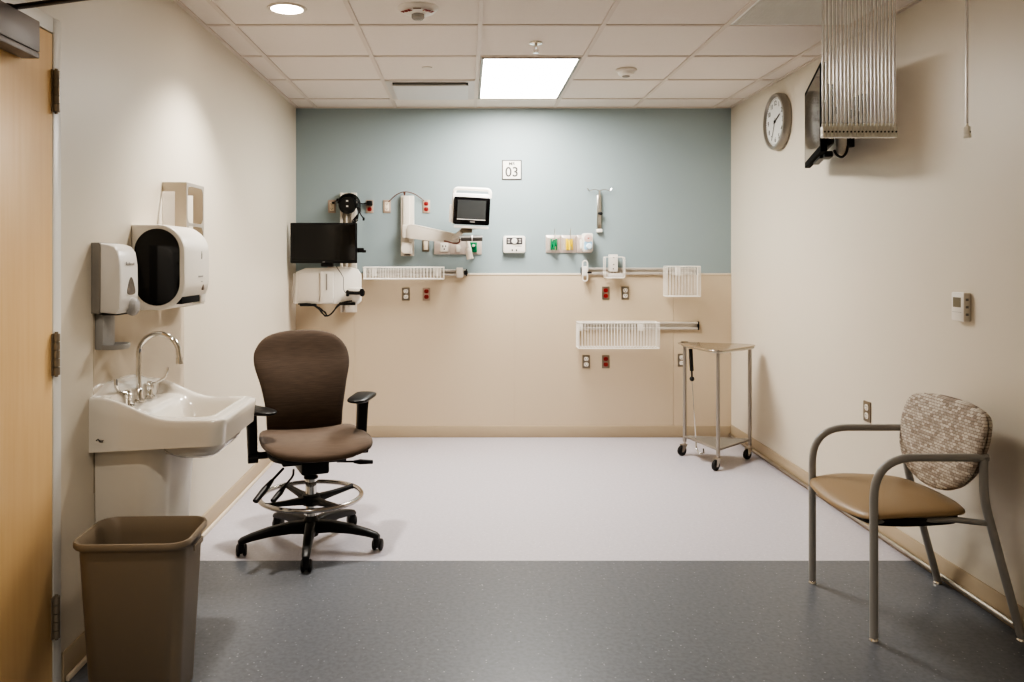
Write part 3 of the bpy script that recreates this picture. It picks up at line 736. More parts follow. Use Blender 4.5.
MB().box((.01, -.085, A0.z), (.09, .05, .10), .01).build('shoulder', offwhite, t)
def rel(px, py, Y):
    v = P(px, py, Y); return Vector((v.x - p0.x, Y - BACK, v.z - p1.z))
wr = MB(); wr.tube([rel(453, 239, 5.9), rel(459, 234, 5.88), rel(462, 231.5, 5.86)], .02, 12); wr.cyl(rel(456, 234, 5.9), rel(456, 243, 5.9), .018); wr.build('wrist', offwhite, t)
mp_ = MB(); c = rel(467, 230.5, 5.83); mp_.box(c + Vector((.012, 0, .012)), (.115, .09, .006), .002); mp_.box(c + Vector((0, 0, -.004)), (.075, .06, .026), .004); mp_.build('mount_plate', stainless_d, t)
c0, c1 = rel(461, 238.3, 5.68), rel(482.5, 238.3, 5.68)
MB().cyl(c0, c1, .021, n=20).build('handle_bar', mat('bar_grey', srgb(84, 80, 76), .35, .3), t)
MB().cyl(c0 + Vector((.075, 0, .0)), c0 + Vector((.083, 0, 0)), .022, n=20).build('handle_band', lightgrey, t)
MB().cyl(rel(467, 238, 5.78), rel(469.5, 248, 5.78), .012).cyl(rel(468, 248, 5.78), rel(470, 258, 5.78), .024, n=18).cyl(rel(470, 258, 5.78), rel(470.2, 259, 5.78), .026, n=18).build('grip', offwhite, t)
tag(MB().tube(smooth_open([P(444, 241, 5.86), P(449, 242, 5.85), P(455, 243.5, 5.85), P(459, 242.5, 5.84), P(460, 239, 5.84)]), .006, 8).build('arm_cable', brown_cable), 'dark reddish cable slung under the wrist of the monitor arm', 'cable')
tp = P(404.5, 192.5, 6.10)
for tgt, lab in (((388.5, 202), 'thin brown cable from the arm post down to the ivory outlet'), ((424, 200.5), 'thin brown cable from the arm post across to the red outlet')):
    e = P(tgt[0], tgt[1], BACK - .015); mid = (tp + e) / 2 + Vector((0, 0, .02))
    cbm = MB().tube(smooth_open([P(404.5, 196, 6.10), tp + Vector((0, 0, .005)), mid, e]), .0035, 8).ball(tp, .009)
    tag(cbm.build('power_cable', brown_cable), lab, 'cable')
# patient monitor: white housing with a top handle, tilted black front
p = P(471.8, 208.5, 5.74)
t = thing('patient_monitor', 'patient monitor with black screen and white carrying handle on the swing arm', 'patient monitor', (p.x, 5.74, p.z), math.radians(-4))
TI = Matrix.Rotation(math.radians(3), 4, 'Y') @ Matrix.Rotation(math.radians(2), 4, 'X')
hs = MB(); hs.box((-.012, .06, -.005), (.268, .11, .225), .014, M=TI); hs.build('housing', white_pl, t)
MB().box((-.15, .055, -.04), (.025, .08, .13), .005, M=TI).box((-.14, .06, .06), (.018, .07, .05), .005, M=TI).build('side_module', offwhite, t)
MB().box((.0, .04, -.134), (.25, .09, .02), .006, M=TI).build('base_lip', white_pl, t)
hd = [(TI @ Vector(v)) for v in fillet([(-.135, .05, .08), (-.135, .05, .142), (.125, .05, .142), (.125, .05, .08)], .03, 6)]
MB().tube(hd, .0125, 12).build('handle', white_pl, t)
bz = MB().prism(rrect(.262, .198, .014), 0, .018, TI @ at(.0, .005, -.018, WALL), bev=.005).build('bezel', black_gl, t)
MB().prism(rrect(.205, .138, .002), 0, .001, TI @ at(.0, -.0132, -.010, WALL)).build('screen', screen_on, t)
MB().box((0, -.0138, -.080), (.205, .001, .005), M=TI).build('screen_edge', lightgrey, bz)
MB().box((.01, -.0138, -.096), (.035, .001, .006), M=TI).build('badge', grey_ink, bz)

# ------------------------------------------------------------------ right wall: clock, television, thermostat
q = P(777, 122.5, 5.12)
t = thing('wall_clock', 'round analogue wall clock with silver rim and white face', 'clock', (RIGHT, 5.17, 2.255), RZR)
MB().lathe([(.165, 0), (.182, .004), (.184, .035), (.176, .05), (.162, .052), (.157, .044), (.155, .034)], 56, WALL).build('rim', clock_silver, t)
MB().lathe([(0, .035), (.158, .035), (.158, .03)], 56, WALL).build('face', clock_face, t)
nm = MB()
for k in range(1, 13):
    a = PI / 2 - 2 * PI * k / 12; nm.text(str(k), .044, at(.118 * math.cos(a), -.0356, .118 * math.sin(a), WALL), .0004)
for k in range(60):
    a = 2 * PI * k / 60; nm.box((0, 0, 0), (.0016 if k % 5 else .003, .0008, .008), M=at(.148 * math.sin(a), -.0356, .148 * math.cos(a)) @ Matrix.Rotation(a, 4, 'Y'))
nm.build('numerals', dark_ink, t)
def hand(nm_, ang, l, wd, y, m):
    MB().box((0, 0, l / 2 - .012), (wd, .0015, l + .024), M=at(0, y, 0) @ Matrix.Rotation(ang, 4, 'Y')).build(nm_, m, t)
hand('hour_hand', math.radians(64), .085, .010, -.038, black_pl)
hand('minute_hand', math.radians(204), .12, .005, -.040, dark_ink)
MB().lathe([(.008, 0), (.008, .008), (0, .009)], 14, at(0, -.036, 0, WALL)).build('hub', black_pl, t)

TVX, TVY, TVZ, TVR = 1.801, 4.165, 2.094, math.radians(-107.8)
t = thing('television', 'black flat television angled out from the wall behind the curtain rods', 'television', (TVX, TVY, TVZ), TVR)
W, H = .767, .424
bz = MB().prism(rrect(W, H, .006), 0, .03, at(0, .03, 0, WALL), bev=.003).build('bezel', mat('matte_bezel', srgb(8, 8, 8), .85, bump=.02, Specular_IOR_Level=.2), t)
MB().prism(rrect(W - .05, H - .05, .002), 0, .001, at(0, .0003, .004, WALL)).build('screen', black_gl, t)
MB().box((0, .05, -.02), (.55, .05, .30), .015).build('rear_housing', black_pl, t)
MB().box((.05, .03, -H / 2 - .006), (.30, .03, .014), .004).box((.2, .05, -H / 2 + .0), (.12, .04, .03), .006).build('speaker_strip', black_pl, t)
t = thing('television_mount', 'black bracket and white pole holding the television off the wall', 'bracket', (RIGHT, 4.12, 2.09))
MB().span((-.02, -.06, -.06), (0, .06, .12), .003).build('wall_plate', black_pl, t)
MB().cyl((-.02, 0, .02), (-.10, -.05, .02), .022).cyl((-.10, -.05, -.12), (-.10, -.05, .08), .02).cyl((-.10, -.05, .04), (-.155, .0, .04), .02).cyl((-.10, -.05, -.06), (-.195, -.20, -.06), .012).build('arm', black_pl, t)
MB().span((-.125, -.11, -.16), (-.085, -.07, -.105), .004).build('junction_box', black_pl, t)
MB().cyl((-.195, -.20, -.215), (-.19, -.20, .1), .024, n=20).ball((-.195, -.20, -.215), .024, (1, 1, .5)).build('white_pole', white_pl, t, label='white pole stub')
tag(MB().tube(smooth_open([P(834, 150, 3.86), P(837, 155, 3.86), P(842, 157, 3.86), P(846, 153, 3.87), P(848, 146, 3.9)]), .006, 8).build('television_cable', black_pl), 'black cable looping below the television bracket', 'cable')

q = P(963, 306.5, 3.275)
t = thing('thermostat', 'white wall thermostat with grey display on the cream wall above the armchair', 'thermostat', (RIGHT, 3.265, q.z), RZR)
MB().prism(rrect(.082, .116, .005), 0, .028, WALL, bev=.003).build('housing', white_pl, t)
MB().prism(rrect(.052, .040, .002), .0275, .0285, at(-.004, 0, .018, WALL)).build('display', lcd, t)
MB().box((-.004, -.0285, -.022), (.06, .001, .0012)).build('cover_seam', grey_ink, t)
sd_ = MB()
for z in (.03, .0, -.03): sd_.box((.0405, -.014, z), (.002, .012, .010), .001)
sd_.build('side_vents', grey_pl, t)

# ------------------------------------------------------------------ curtain drop rods
zb = P(0, 138, 3.0).z
PITCH = .01405
def rod(label, group, x):
    t = thing('curtain_drop_rod', label, 'curtain rod', (x, 3.0, zb), 0, group)
    MB().lathe([(.0047, .05), (.0047, CEIL - .035 - zb)], 14).build('rod', clear_rod, t, label='clear ribbed rod')
    c = MB().box((0, 0, .028), (.0122, .022, .03), .002).box((0, -.001, .008), (.0122, .026, .016), .003).lathe([(.0045, .04), (.0056, .043), (.0056, .050), (.0047, .054), (0, .054)], 14).build('clip', clip_pl, t, label='ivory clip')
    MB().cyl((0.001, -.0105, .022), (0.001, -.0122, .022), .0034, n=10).build('clip_hole', black_pl, c)
    return t
x0 = P(821.3, 0, 3.0).x + PITCH / 2
proto = rod('clear curtain drop rod with ivory clip, packed in the row beside the television', 'curtain drop rods packed together', x0)
for k in range(1, 20): copy_tree(proto, (x0 + PITCH * k, 3.0, zb))
lone = copy_tree(proto, (P(967, 0, 3.0).x, 3.0, zb), 'single clear curtain drop rod hanging alone near the wall', rz=.5)
del lone['group']

# ------------------------------------------------------------------ left wall: soap, towels, gloves, splash panel, sink
struct('trim_8', MB().span((LEFT, 2.80, .55), (LEFT + .0008, 3.70, 1.25), 0), mat('splash_panel', srgb(206, 194, 176), 0.16), 'glossy splash panel on the wall behind the faucet')
# soap dispenser (local x runs into the room's depth, -y out from the wall)
t = thing('soap_dispenser', 'white wall soap dispenser with grey back beside the door', 'soap dispenser', (LEFT, 2.86, 1.05), RZL)
def side_prism(mb, poly, x0, x1, bev):             # poly of (out, z)
    return mb.prism(poly, x0, x1, Matrix(((0, 0, 1, 0), (-1, 0, 0, 0), (0, 1, 0, 0), (0, 0, 0, 1))), bev=bev)
back = [(.0, .13), (.026, .13), (.03, .14), (.033, .36), (.028, .378), (.0, .378)]
side_prism(MB(), smooth_closed(back, 1), -.075, .075, .003).build('back_plate', grey_pl, t)
body = [(.03, .133), (.085, .128), (.100, .145), (.103, .20), (.101, .30), (.094, .345), (.080, .365), (.055, .373), (.031, .376)]
bd = side_prism(MB(), body, -.077, .077, .012).build('body', mat('dispenser_white', srgb(226, 222, 216), 0.3), t)
tri = smooth_closed([(-.030, -.026), (.030, -.026), (.024, .006), (0, .034), (-.024, .006)], 4)
MB().prism(tri, .1, .1045, at(.012, 0, .222, WALL)).build('sight_window', mat('sight_grey', srgb(105, 98, 92), 0.25), bd)
MB().lathe([(.030, 0), (.030, .02), (.024, .03), (.012, .034), (0, .034)], 28, at(.026, -.090, .150, WALL)).ball((.026, -.103, .142), .024, (1, .9, 1.1)).build('push_button', clear_grey, t)
lt = MB()
for k, hh in enumerate((.012, .008, .010, .008, .007, .009)): lt.box((-.026 + k * .0125, -.1025, .298 + hh / 2), (.006, .0012, hh))
lt.build('lettering', grey_ink, bd)
MB().box((-.0, -.05, .128), (.10, .07, .012), .004).build('nozzle_plate', dark_ink, t)
tray = MB(); tray.span((-.05, -.03, .0), (.05, 0, .13), .006)
tray.box((0, -.012, .08), (.05, .04, .08), .008)
ring = rrect(.11, .10, .045, 6)
tray.loft([[(x * .9, -.048 + y * .9, .0) for x, y in ring], [(x, -.048 + y, .008) for x, y in ring], [(x, -.048 + y, .018) for x, y in ring], [(x * .92, -.048 + y * .92, .018) for x, y in ring], [(x * .88, -.048 + y * .88, .009) for x, y in ring]])
tray.build('drip_tray', grey_tray, t, label='grey drip tray')
# towel dispenser: D-shaped in side view, black window on its end
t = thing('paper_towel_dispenser', 'large white paper towel dispenser with an oval black end window', 'towel dispenser', (LEFT, 3.268, 1.17), RZL)
D, HH = .208, .335
def dshape(e=0.0):
    out = [(0.0 + e, e), ]
    r = .105 - e
    for k in range(13):
        a = -PI / 2 + PI / 2 * k / 12; out.append((D - .105 + r * math.cos(a), .105 + r * math.sin(a)))
    for k in range(13):
        a = PI / 2 * k / 12; out.append((D - .105 + r * math.cos(a), HH - .105 + r * math.sin(a)))
    out.append((e, HH - e)); return out
side_prism(MB(), dshape(), -.15, .15, .010).build('body', white_pl, t)
win = [(x, z) for x, z in rrect(.176, .300, .088, 10, .101, HH / 2 + .001)]
side_prism(MB(), win, -.1525, -.148, 0).build('window', black_gl, t, label='oval smoked black window')
sl = MB(); sl.box((-.03, -.168, .040), (.21, .05, .034), .003, M=None); sl.build('towel_slot', mat('matte_black', srgb(10, 10, 10), .9, bump=.02), t)
MB().box((.118, -.165, .035), (.06, .06, .045), .01).build('slot_cheek', white_pl, t)
MB().prism(smooth_closed([(-.010, -.010), (.010, -.010), (.008, .006), (0, .012), (-.008, .006)], 3), 0, .004, at(.075, -.2035, .082, WALL)).build('sensor', mat('sensor_brown', srgb(90, 70, 60), 0.3), t)
MB().box((.04, -.2085, .128), (.055, .001, .006)).build('text_line', grey_ink, t)
MB().box((.055, -.2085, .106), (.016, .001, .003)).build('text_line', grey_ink, t)
lg = MB(); lg.tube([(.052 + .005 * math.cos(x), -.2084, .212 + .012 * math.sin(x)) for x in [2 * PI * i / 12 for i in range(12)]], .0012, 5, closed=True)
lg.box((.052, -.2085, .226), (.0035, .001, .012)).build('emblem', grey_ink, t)
# glove box holder: folded sheet steel, open sides, three windows in front
t = thing('glove_box_holder', 'empty stainless steel glove box holder behind the towel dispenser', 'glove box holder', (LEFT, 3.55, 1.165), RZL)
Wd, Dp, Ht = .225, .105, .535
MB().span((-Wd / 2, -.0015, 0), (Wd / 2, 0, Ht)).build('back_plate', mat('holder_back', srgb(205, 194, 178), 0.35, 0.3), t)
fp = MB(); bar = .014
for k in range(4):
    z = (Ht - bar) * k / 3; fp.span((-Wd / 2 + bar, -Dp, z), (Wd / 2 - bar, -Dp + .002, z + bar))
for sx in (-1, 1): fp.span((sx * Wd / 2, -Dp, 0), (sx * (Wd / 2 - bar), -Dp + .002, Ht))
for k in range(3):                                 # rounded corners of the windows
    z0, z1 = (Ht - bar) * k / 3 + bar, (Ht - bar) * (k + 1) / 3
    for sx in (-1, 1):
        for zz, sz in ((z0, 1), (z1, -1)):
            x = sx * (Wd / 2 - bar); c = [(x, zz), (x - sx * .02, zz), (x - sx * .008, zz + sz * .008), (x, zz + sz * .02)]
            fp.prism(c, Dp - .0018, Dp - .0003, WALL)
holder_st = mat('holder_steel', srgb(196, 186, 172), 0.42, 0.55, bump=.02)
fp.build('front_frame', mat('holder_steel_shaded', srgb(170, 162, 152), 0.45, 0.5, bump=.02), t)  # same sheet steel, tinted darker: shade of its averted front put into the colour
for sx in (-1, 1):
    s_ = MB(); x = sx * Wd / 2
    x += sx * .0012; s_.span((x - .001, -Dp, .04), (x + .001, -Dp + .05, Ht - .04)); s_.span((x - .001, -Dp, Ht - .04), (x + .001, -.002, Ht)); s_.span((x - .001, -Dp, 0), (x + .001, -.002, .04))
    s_.build('side_panel', holder_st, t)
MB().span((-Wd / 2, -Dp + .003, .001), (Wd / 2, -.002, .003)).build('bottom_shelf', holder_st, t)
for k in (1, 2): MB().span((-Wd / 2, -.03, Ht * k / 3 - .012), (Wd / 2, -.002, Ht * k / 3 - .010)).build('divider', holder_st, t)

# sink
SY = 3.01
t = thing('wall_sink', 'white porcelain wall sink with a pedestal shroud beside the waste bin', 'sink', (LEFT, SY, 0), RZL)
DEP, HW = .462, .243
def sm(a, b, x):
    x = min(1, max(0, (x - a) / (b - a))); return x * x * (3 - 2 * x)
def halfw(d):
    r = .05; w = HW
    if d > DEP - r: w = HW - r + math.sqrt(max(0, r * r - (d - DEP + r) ** 2))
    return w
def rim(d): return .812 + .078 * (1 - sm(.03, .30, d)) ** 1.15
def top(x, d):
    w = halfw(d); e = w - abs(x)                   # distance to the side edge
    fz = DEP - d                                   # distance to the front edge
    inner = sm(.012, .045, min(e, fz))
    r = rim(d)
    deck = .832 - .012 * sm(.10, .2, d)
    bowl = .15 * sm(.155, .235, d) * sm(.045, .11, fz + .0) * sm(.03, .10, e)
    z = r + (deck - r) * inner
    back = (1 - sm(.022, .06, d)); z = max(z, r * (1 - back) + back * (.888 + .034 * sm(.0, .15, e))) if back > 0 else z
    z -= bowl
    k = min(e, fz)                                 # soft outer edge
    if k < .010: z -= .010 - math.sqrt(max(0, .01 ** 2 - (.01 - k) ** 2))
    return z
NU, NV = 60, 56
def warp_u(u): return math.copysign(1 - (1 - abs(u)) ** 1.35, u)
rows = []
for j in range(NV + 1):
    d = DEP * (1 - (1 - j / NV) ** 1.2); w = halfw(d)
    rows.append([(warp_u(-1 + 2 * i / NU) * w, -d, top(warp_u(-1 + 2 * i / NU) * w, d)) for i in range(NU + 1)])
sk = MB(); tb = bmesh.new(); V = [[tb.verts.new(p) for p in r] for r in rows]
for j in range(NV):
    for i in range(NU): tb.faces.new((V[j][i], V[j][i + 1], V[j + 1][i + 1], V[j + 1][i]))
loop = [V[j][0] for j in range(NV + 1)] + V[NV][1:] + [V[j][NU] for j in range(NV - 1, -1, -1)]
def low(co):
    d = -co.y; s = 1 - .03 * sm(0, .4, d); return (co.x * s, co.y * (.985), .700 + .022 * d / DEP)
mids = []
for kk in range(1, 5):
    f = kk / 4; ring = []
    for v in loop:
        l = Vector(low(v.co)); p = v.co.lerp(l, f); ring.append(tb.verts.new(p))
    mids.append(ring)
prev = loop
for ring in mids:
    for a in range(len(loop) - 1): tb.faces.new((prev[a], prev[a + 1], ring[a + 1], ring[a]))
    prev = ring
tb.faces.new(prev); tb.faces.new([V[0][i] for i in range(NU + 1)] + [m[-1] for m in mids] + [m[0] for m in mids[::-1]])
sk.add(tb)
basin = sk.build('basin', porcelain, t, ang=50)
ub = MB(); rings = []
for k in range(7):
    a = PI / 2 * k / 6 * .92; s = math.cos(a); rings.append([(x * s, -.315 + y * s, .725 - .092 * math.sin(a)) for x, y in rrect(.40, .235, .09, 6)])
ub.loft(rings, cap0=True, cap1=True).build('bowl_underside', porcelain, t)
pd = MB(); rings = []
ped = [(-.205, -.003)] + [(-.205 + .10 - .10 * math.cos(a), -.145 - .10 * math.sin(a)) for a in [PI / 2 * k / 8 for k in range(9)]] + [(.205 - .10 + .10 * math.sin(a), -.145 - .10 * math.cos(a)) for a in [PI / 2 * k / 8 for k in range(9)]] + [(.205, -.003)]
for k in range(9):
    z = .705 * k / 8; f = .80 + .20 * (z / .705)
    rings.append([(x * (.93 + .07 * (z / .705)), -.003 + (y + .003) * f, z) for x, y in ped])
pd.loft(rings); pd.build('pedestal', mat('porcelain_satin', srgb(226, 220, 210), 0.25, bump=.01), t)
lgm = MB(); lgm.tube(smooth_open([(-.2432, -.026, .742), (-.2432, -.033, .747), (-.2432, -.038, .739), (-.2432, -.050, .738)], 4), .0018, 6).tube(smooth_open([(-.2432, -.036, .744), (-.2432, -.043, .742), (-.2432, -.052, .7435)], 4), .0012, 6)
lgm.build('maker_mark', dark_ink, basin)
MB().lathe([(.022, 0), (.020, .004), (0, .002)], 20, at(0, -.30, .669)).build('drain', chrome, basin)

# faucet on the sink deck
FX = -1.232
t = thing('faucet', 'chrome gooseneck faucet with two blade handles on the sink deck', 'faucet', (FX, SY, .828), RZL)
MB().lathe([(.028, -.002), (.028, .012), (.018, .018), (.016, .05), (.0115, .056)], 24).build('base', chrome, t)
arc = [(0, 0, .03), (0, 0, .185)] + [(0, -.076 + .076 * math.cos(a), .185 + .076 * math.sin(a)) for a in [PI * k / 14 for k in range(1, 14)]] + [(0, -.152, .185), (0, -.154, .17)]
MB().tube(arc, .0098, 14).build('spout', chrome, t)
MB().cyl((0, -.154, .172), (0, -.1545, .148), .0135, n=16).build('aerator', chrome, t)
def handle(x, turn, lift, lab):
    h = MB(); h.lathe([(.026, -.002), (.026, .008), (.015, .016), (.013, .034), (.017, .038), (.017, .05), (.012, .055), (.010, .066), (0, .068)], 22, at(x, 0, 0))
    return h.build('handle', chrome, t, label=lab)
h = handle(-.1, 0, 0, None)
MB().tube(smooth_open([(-.1, 0, .058), (-.135, .012, .066), (-.158, .015, .085), (-.163, .015, .115)]), .008, 10, radii=None, flat=.5).build('blade', chrome, h)
h = handle(.1, 0, 0, None)
MB().tube(smooth_open([(.1, 0, .058), (.115, -.03, .064), (.125, -.055, .085), (.13, -.062, .118)]), .010, 10, flat=.45).build('blade', chrome, h)

# ------------------------------------------------------------------ waste bin
t = tag(MB().box((0, 0, 0), (.01, .01, .01)).build('x', bin_brown), 'x', 'x'); bpy.data.objects.remove(t)
bn = MB(); rings = []
def rr_at(w, d, r, z): return [(x, y, z) for x, y in rrect(w, d, r, 8)]
Wt, Dt, Hb = .338, .255, .510
prof = [(.80, 0.0), (.82, .004), (.965, Hb - .024), (.975, Hb - .023)]
for f, z in prof: rings.append(rr_at(Wt * f, Dt * f, .05, z))
rings += [rr_at(Wt + .012, Dt + .012, .058, Hb - .022), rr_at(Wt + .020, Dt + .020, .062, Hb - .017), rr_at(Wt + .020, Dt + .020, .062, Hb - .005), rr_at(Wt + .014, Dt + .014, .058, Hb), rr_at(Wt + .002, Dt + .002, .052, Hb), rr_at(Wt - .006, Dt - .006, .05, Hb - .006)]
for f, z in ((.935, Hb - .05), (.78, .012)): rings.append(rr_at(Wt * f - .006, Dt * f - .006, .048, z))
bn.loft(rings)
wb = thing('waste_bin', 'brown plastic waste bin standing on the floor below the sink', 'waste bin', (-1.028, 2.545, 0), math.radians(2))
bn.build('bin_body', bin_brown, wb)
MB().box((Wt / 2 + .006, 0, Hb - .045), (.006, .09, .018), .002).build('grip', bin_brown, wb)

# ------------------------------------------------------------------ casters
def caster(parent, x, y, yaw, r=.028, wid=.044, hood=True, stem_top=.07, m=black_pl, fork=None):
    M = at(x, y, 0) @ Matrix.Rotation(yaw, 4, 'Z')
    c = MB()
    if hood:
        c.tube([(M @ Vector(v)) for v in [(r * .0, 0, stem_top), (0, 0, r + .012)]], .007, 10)
        c.lathe([(.015, r * 2 + .008), (.017, r * 1.6), (.017, r)], 14, M)
        c.box((r * .7, 0, r + .006), (r * 1.6, wid * .35, r * 1.4), .006, M=M)
    else:
        c.tube([(M @ Vector(v)) for v in [(0, 0, stem_top), (0, 0, 2 * r + .008)]], .008, 10)
        c.box((r * .25, 0, 2 * r + .008), (r * 1.3, wid + .012, .006), .002, M=M)
        for s in (-1, 1):
            c.prism([(-.012, 2 * r + .01), (.028, 2 * r + .01), (r * .8 + .008, r - .008), (r * .8 - .008, r - .008)], -.0015, .0015, M @ at(0, s * (wid / 2 + .004), 0, WALL))
    o = c.build('caster', fork or m, parent)
    wl_ = MB()
    for s in ((-1, 1) if hood else (0,)):
        ww = wid * .34 if hood else wid
        wl_.lathe([(0, -ww / 2), (r * .8, -ww / 2), (r, -ww / 2 + .004), (r, ww / 2 - .004), (r * .8, ww / 2), (0, ww / 2)], 22, M @ at(r * .7, s * wid * .3, r, WALL))
    wl_.build('wheel', m, o)
    return o

# ------------------------------------------------------------------ drafting chair
TH = math.radians(22)
t = thing('drafting_chair', 'brown upholstered swivel drafting chair with armrests and chrome foot ring', 'chair', (-.738, 3.81, 0), TH)
hub = MB().lathe([(.0, .055), (.034, .055), (.040, .075), (.040, .115), (.031, .138), (.026, .150), (0, .150)], 28).build('base_hub', black_pl, t)
for k in range(5):
    a = math.radians(-83 + 72 * k) - TH; ca, sa = math.cos(a), math.sin(a)
    lg = MB(); rings = []
    for s, z, hw, hh in ((.02, .098, .026, .030), (.10, .104, .024, .026), (.20, .098, .021, .021), (.28, .085, .019, .017), (.325, .074, .018, .014), (.338, .068, .014, .009)):
        rings.append([(ca * s - sa * x, sa * s + ca * x, z + y) for x, y in rrect(hw * 2, hh * 2, .011, 4)])
    lg.loft(rings)
    L_ = lg.build('base_leg', black_pl, t)
    caster(L_, ca * .325, sa * .325, math.radians((95, 80, 110, 70, 100)[k]) - TH, .027, .05)
MB().cyl((0, 0, .14), (0, 0, .315), .026, n=24).cyl((0, 0, .315), (0, 0, .332), .030, n=24).build('column', chrome, t, label='chrome column')
MB().cyl((0, 0, .33), (0, 0, .40), .016, n=18).lathe([(.034, .327), (.034, .335), (.02, .342), (0, .342)], 20).build('gas_lift', black_pl, t)
fr_ = MB(); fr_.tube([(.238 * math.cos(2 * PI * k / 56), .238 * math.sin(2 * PI * k / 56), .243) for k in range(56)], .0115, 12, closed=True)
ring_o = fr_.build('foot_ring', mat('ring_chrome', srgb(186, 182, 178), .16, 1.0, bump=.01), t, label='chrome foot ring')
MB().lathe([(.027, .20), (.042, .203), (.044, .235), (.040, .250), (.027, .252)], 24).build('ring_hub', black_pl, ring_o)
for k in range(4):
    a = math.radians(42 + 90 * k) - TH; ca, sa = math.cos(a), math.sin(a)
    MB().loft([[(ca * s - sa * x, sa * s + ca * x, z + y) for x, y in rrect(hw * 2, hh * 2, .006, 3)] for s, z, hw, hh in ((.03, .225, .020, .018), (.12, .232, .016, .012), (.222, .242, .013, .009), (.238, .243, .013, .013))]).build('spoke', black_pl, ring_o)
# seat
so = smooth_closed([(-.225, .20), (-.252, .06), (-.254, -.09), (-.22, -.192), (-.125, -.232), (0, -.24), (.125, -.232), (.22, -.192), (.254, -.09), (.252, .06), (.225, .20), (.12, .235), (0, .24), (-.12, .235)], 4)
def seat_warp(x, y, h):
    z = .496 + h
    z += .030 * min(1, abs(x) / .26) ** 2 - .016                           # raised thighs
    z -= .055 * sm(-.12, -.28, y) if False else .0
    f = min(1, max(0, (-y - .08) / .20)); z -= .022 * f * f                # waterfall front
    z += .015 * max(0, (y - .1) / .14)
    return (x + .02, y, z)
MB().pillow(so, .046, .028, seat_warp, 2.6).build('seat', seat_brown, t)
MB().prism([(x * .80, y * .8) for x, y in so], .446, .468, bev=.006).build('seat_pan', black_pl, t)
mech = MB(); mech.box((0, .0, .41), (.13, .22, .085), .01).box((.0, -.04, .43), (.30, .12, .03), .008).box((0, .0, .372), (.09, .12, .03), .008)
mech.build('tilt_mechanism', black_pl, t)
MB().cyl((.12, -.02, .398), (.22, -.035, .392), .005, n=10).tube([(.20, -.032, .392), (.23, -.036, .39), (.29, -.045, .386)], .011, 12, radii=[.009, .016, .012], flat=.8).build('lever', black_pl, t)
MB().tube([(-.14, -.06, .40), (-.19, -.11, .372), (-.23, -.15, .345)], .006, 10).tube([(-.20, -.12, .366), (-.24, -.16, .338), (-.285, -.205, .305)], .012, 12, radii=[.010, .017, .014], flat=.8).build('lever', black_pl, t)
MB().tube(fillet([(-.10, -.10, .40), (-.11, -.15, .385), (-.15, -.18, .355), (-.19, -.22, .325)], .02), .005, 10).tube([(-.155, -.185, .35), (-.18, -.21, .332), (-.215, -.245, .31)], .011, 12, radii=[.009, .015, .013], flat=.8).build('lever', black_pl, t)
# backrest: wide shoulders, narrow waist
bo_ = smooth_closed([(-.150, .0), (-.184, .05), (-.192, .15), (-.214, .27), (-.240, .37), (-.232, .44), (-.180, .500), (-.10, .526), (0, .532), (.10, .526), (.180, .500), (.232, .44), (.240, .37), (.214, .27), (.192, .15), (.184, .05), (.150, .0), (.09, -.018), (0, -.022), (-.09, -.018)], 4)
def back_warp(x, z, h):
    y = .225 + .10 * (z / .5) - .05 * math.sin(PI * min(1, max(0, z / .42))) - .42 * x * x
    return (x + .008, y - h, .472 + z)
MB().pillow(bo_, .045, .028, back_warp, 2.4).build('backrest', brown_fab, t)
MB().tube(fillet([(0, .10, .395), (0, .31, .40), (0, .335, .52), (0, .30, .70)], .05), .022, 12, flat=.5).build('back_bar', black_pl, t)
for s in (-1, 1):
    A = MB(); AW = .262; AY = .07; dz = -.028 if s < 0 else 0
    A.tube(fillet([(s * .12, AY, .438), (s * (AW - .02), AY, .438), (s * AW, AY, .46), (s * AW, AY, .56)], .02), .017, 12)
    rings = [[(s * (AW + .008 * q) + x, AY + y, z) for x, y in rrect(wd, dp, .012, 4)] for q, z, wd, dp in ((0, .425, .042, .055), (.4, .55, .046, .06), (.8, .63, .048, .06), (1, .676 + dz, .056, .066))]
    A.loft(rings); A.box((s * (AW + .022), AY - .005, .63), (.012, .02, .02), .004)
    A.build('armrest_post', black_pl, t)
    pad = smooth_closed([(-.048, .10), (-.053, 0), (-.046, -.11), (0, -.148), (.046, -.11), (.053, 0), (.048, .10), (0, .12)], 5)
    ca, sa = math.cos(-s * .5), math.sin(-s * .5); pad = [(x * ca - y * sa, x * sa + y * ca) for x, y in pad]
    MB().pillow(pad, .017, .016, lambda x, y, h, s=s, AW=AW, AY=AY, dz=dz: (s * (AW - .002) + x, AY - .03 + y, .689 + dz + h), 2.5).build('armrest_pad', black_pl, t)
    MB().cyl((s * (AW - .02), AY - .03, .432), (s * (AW + .025), AY - .03, .432), .02, n=16).build('arm_knob', black_pl, t)

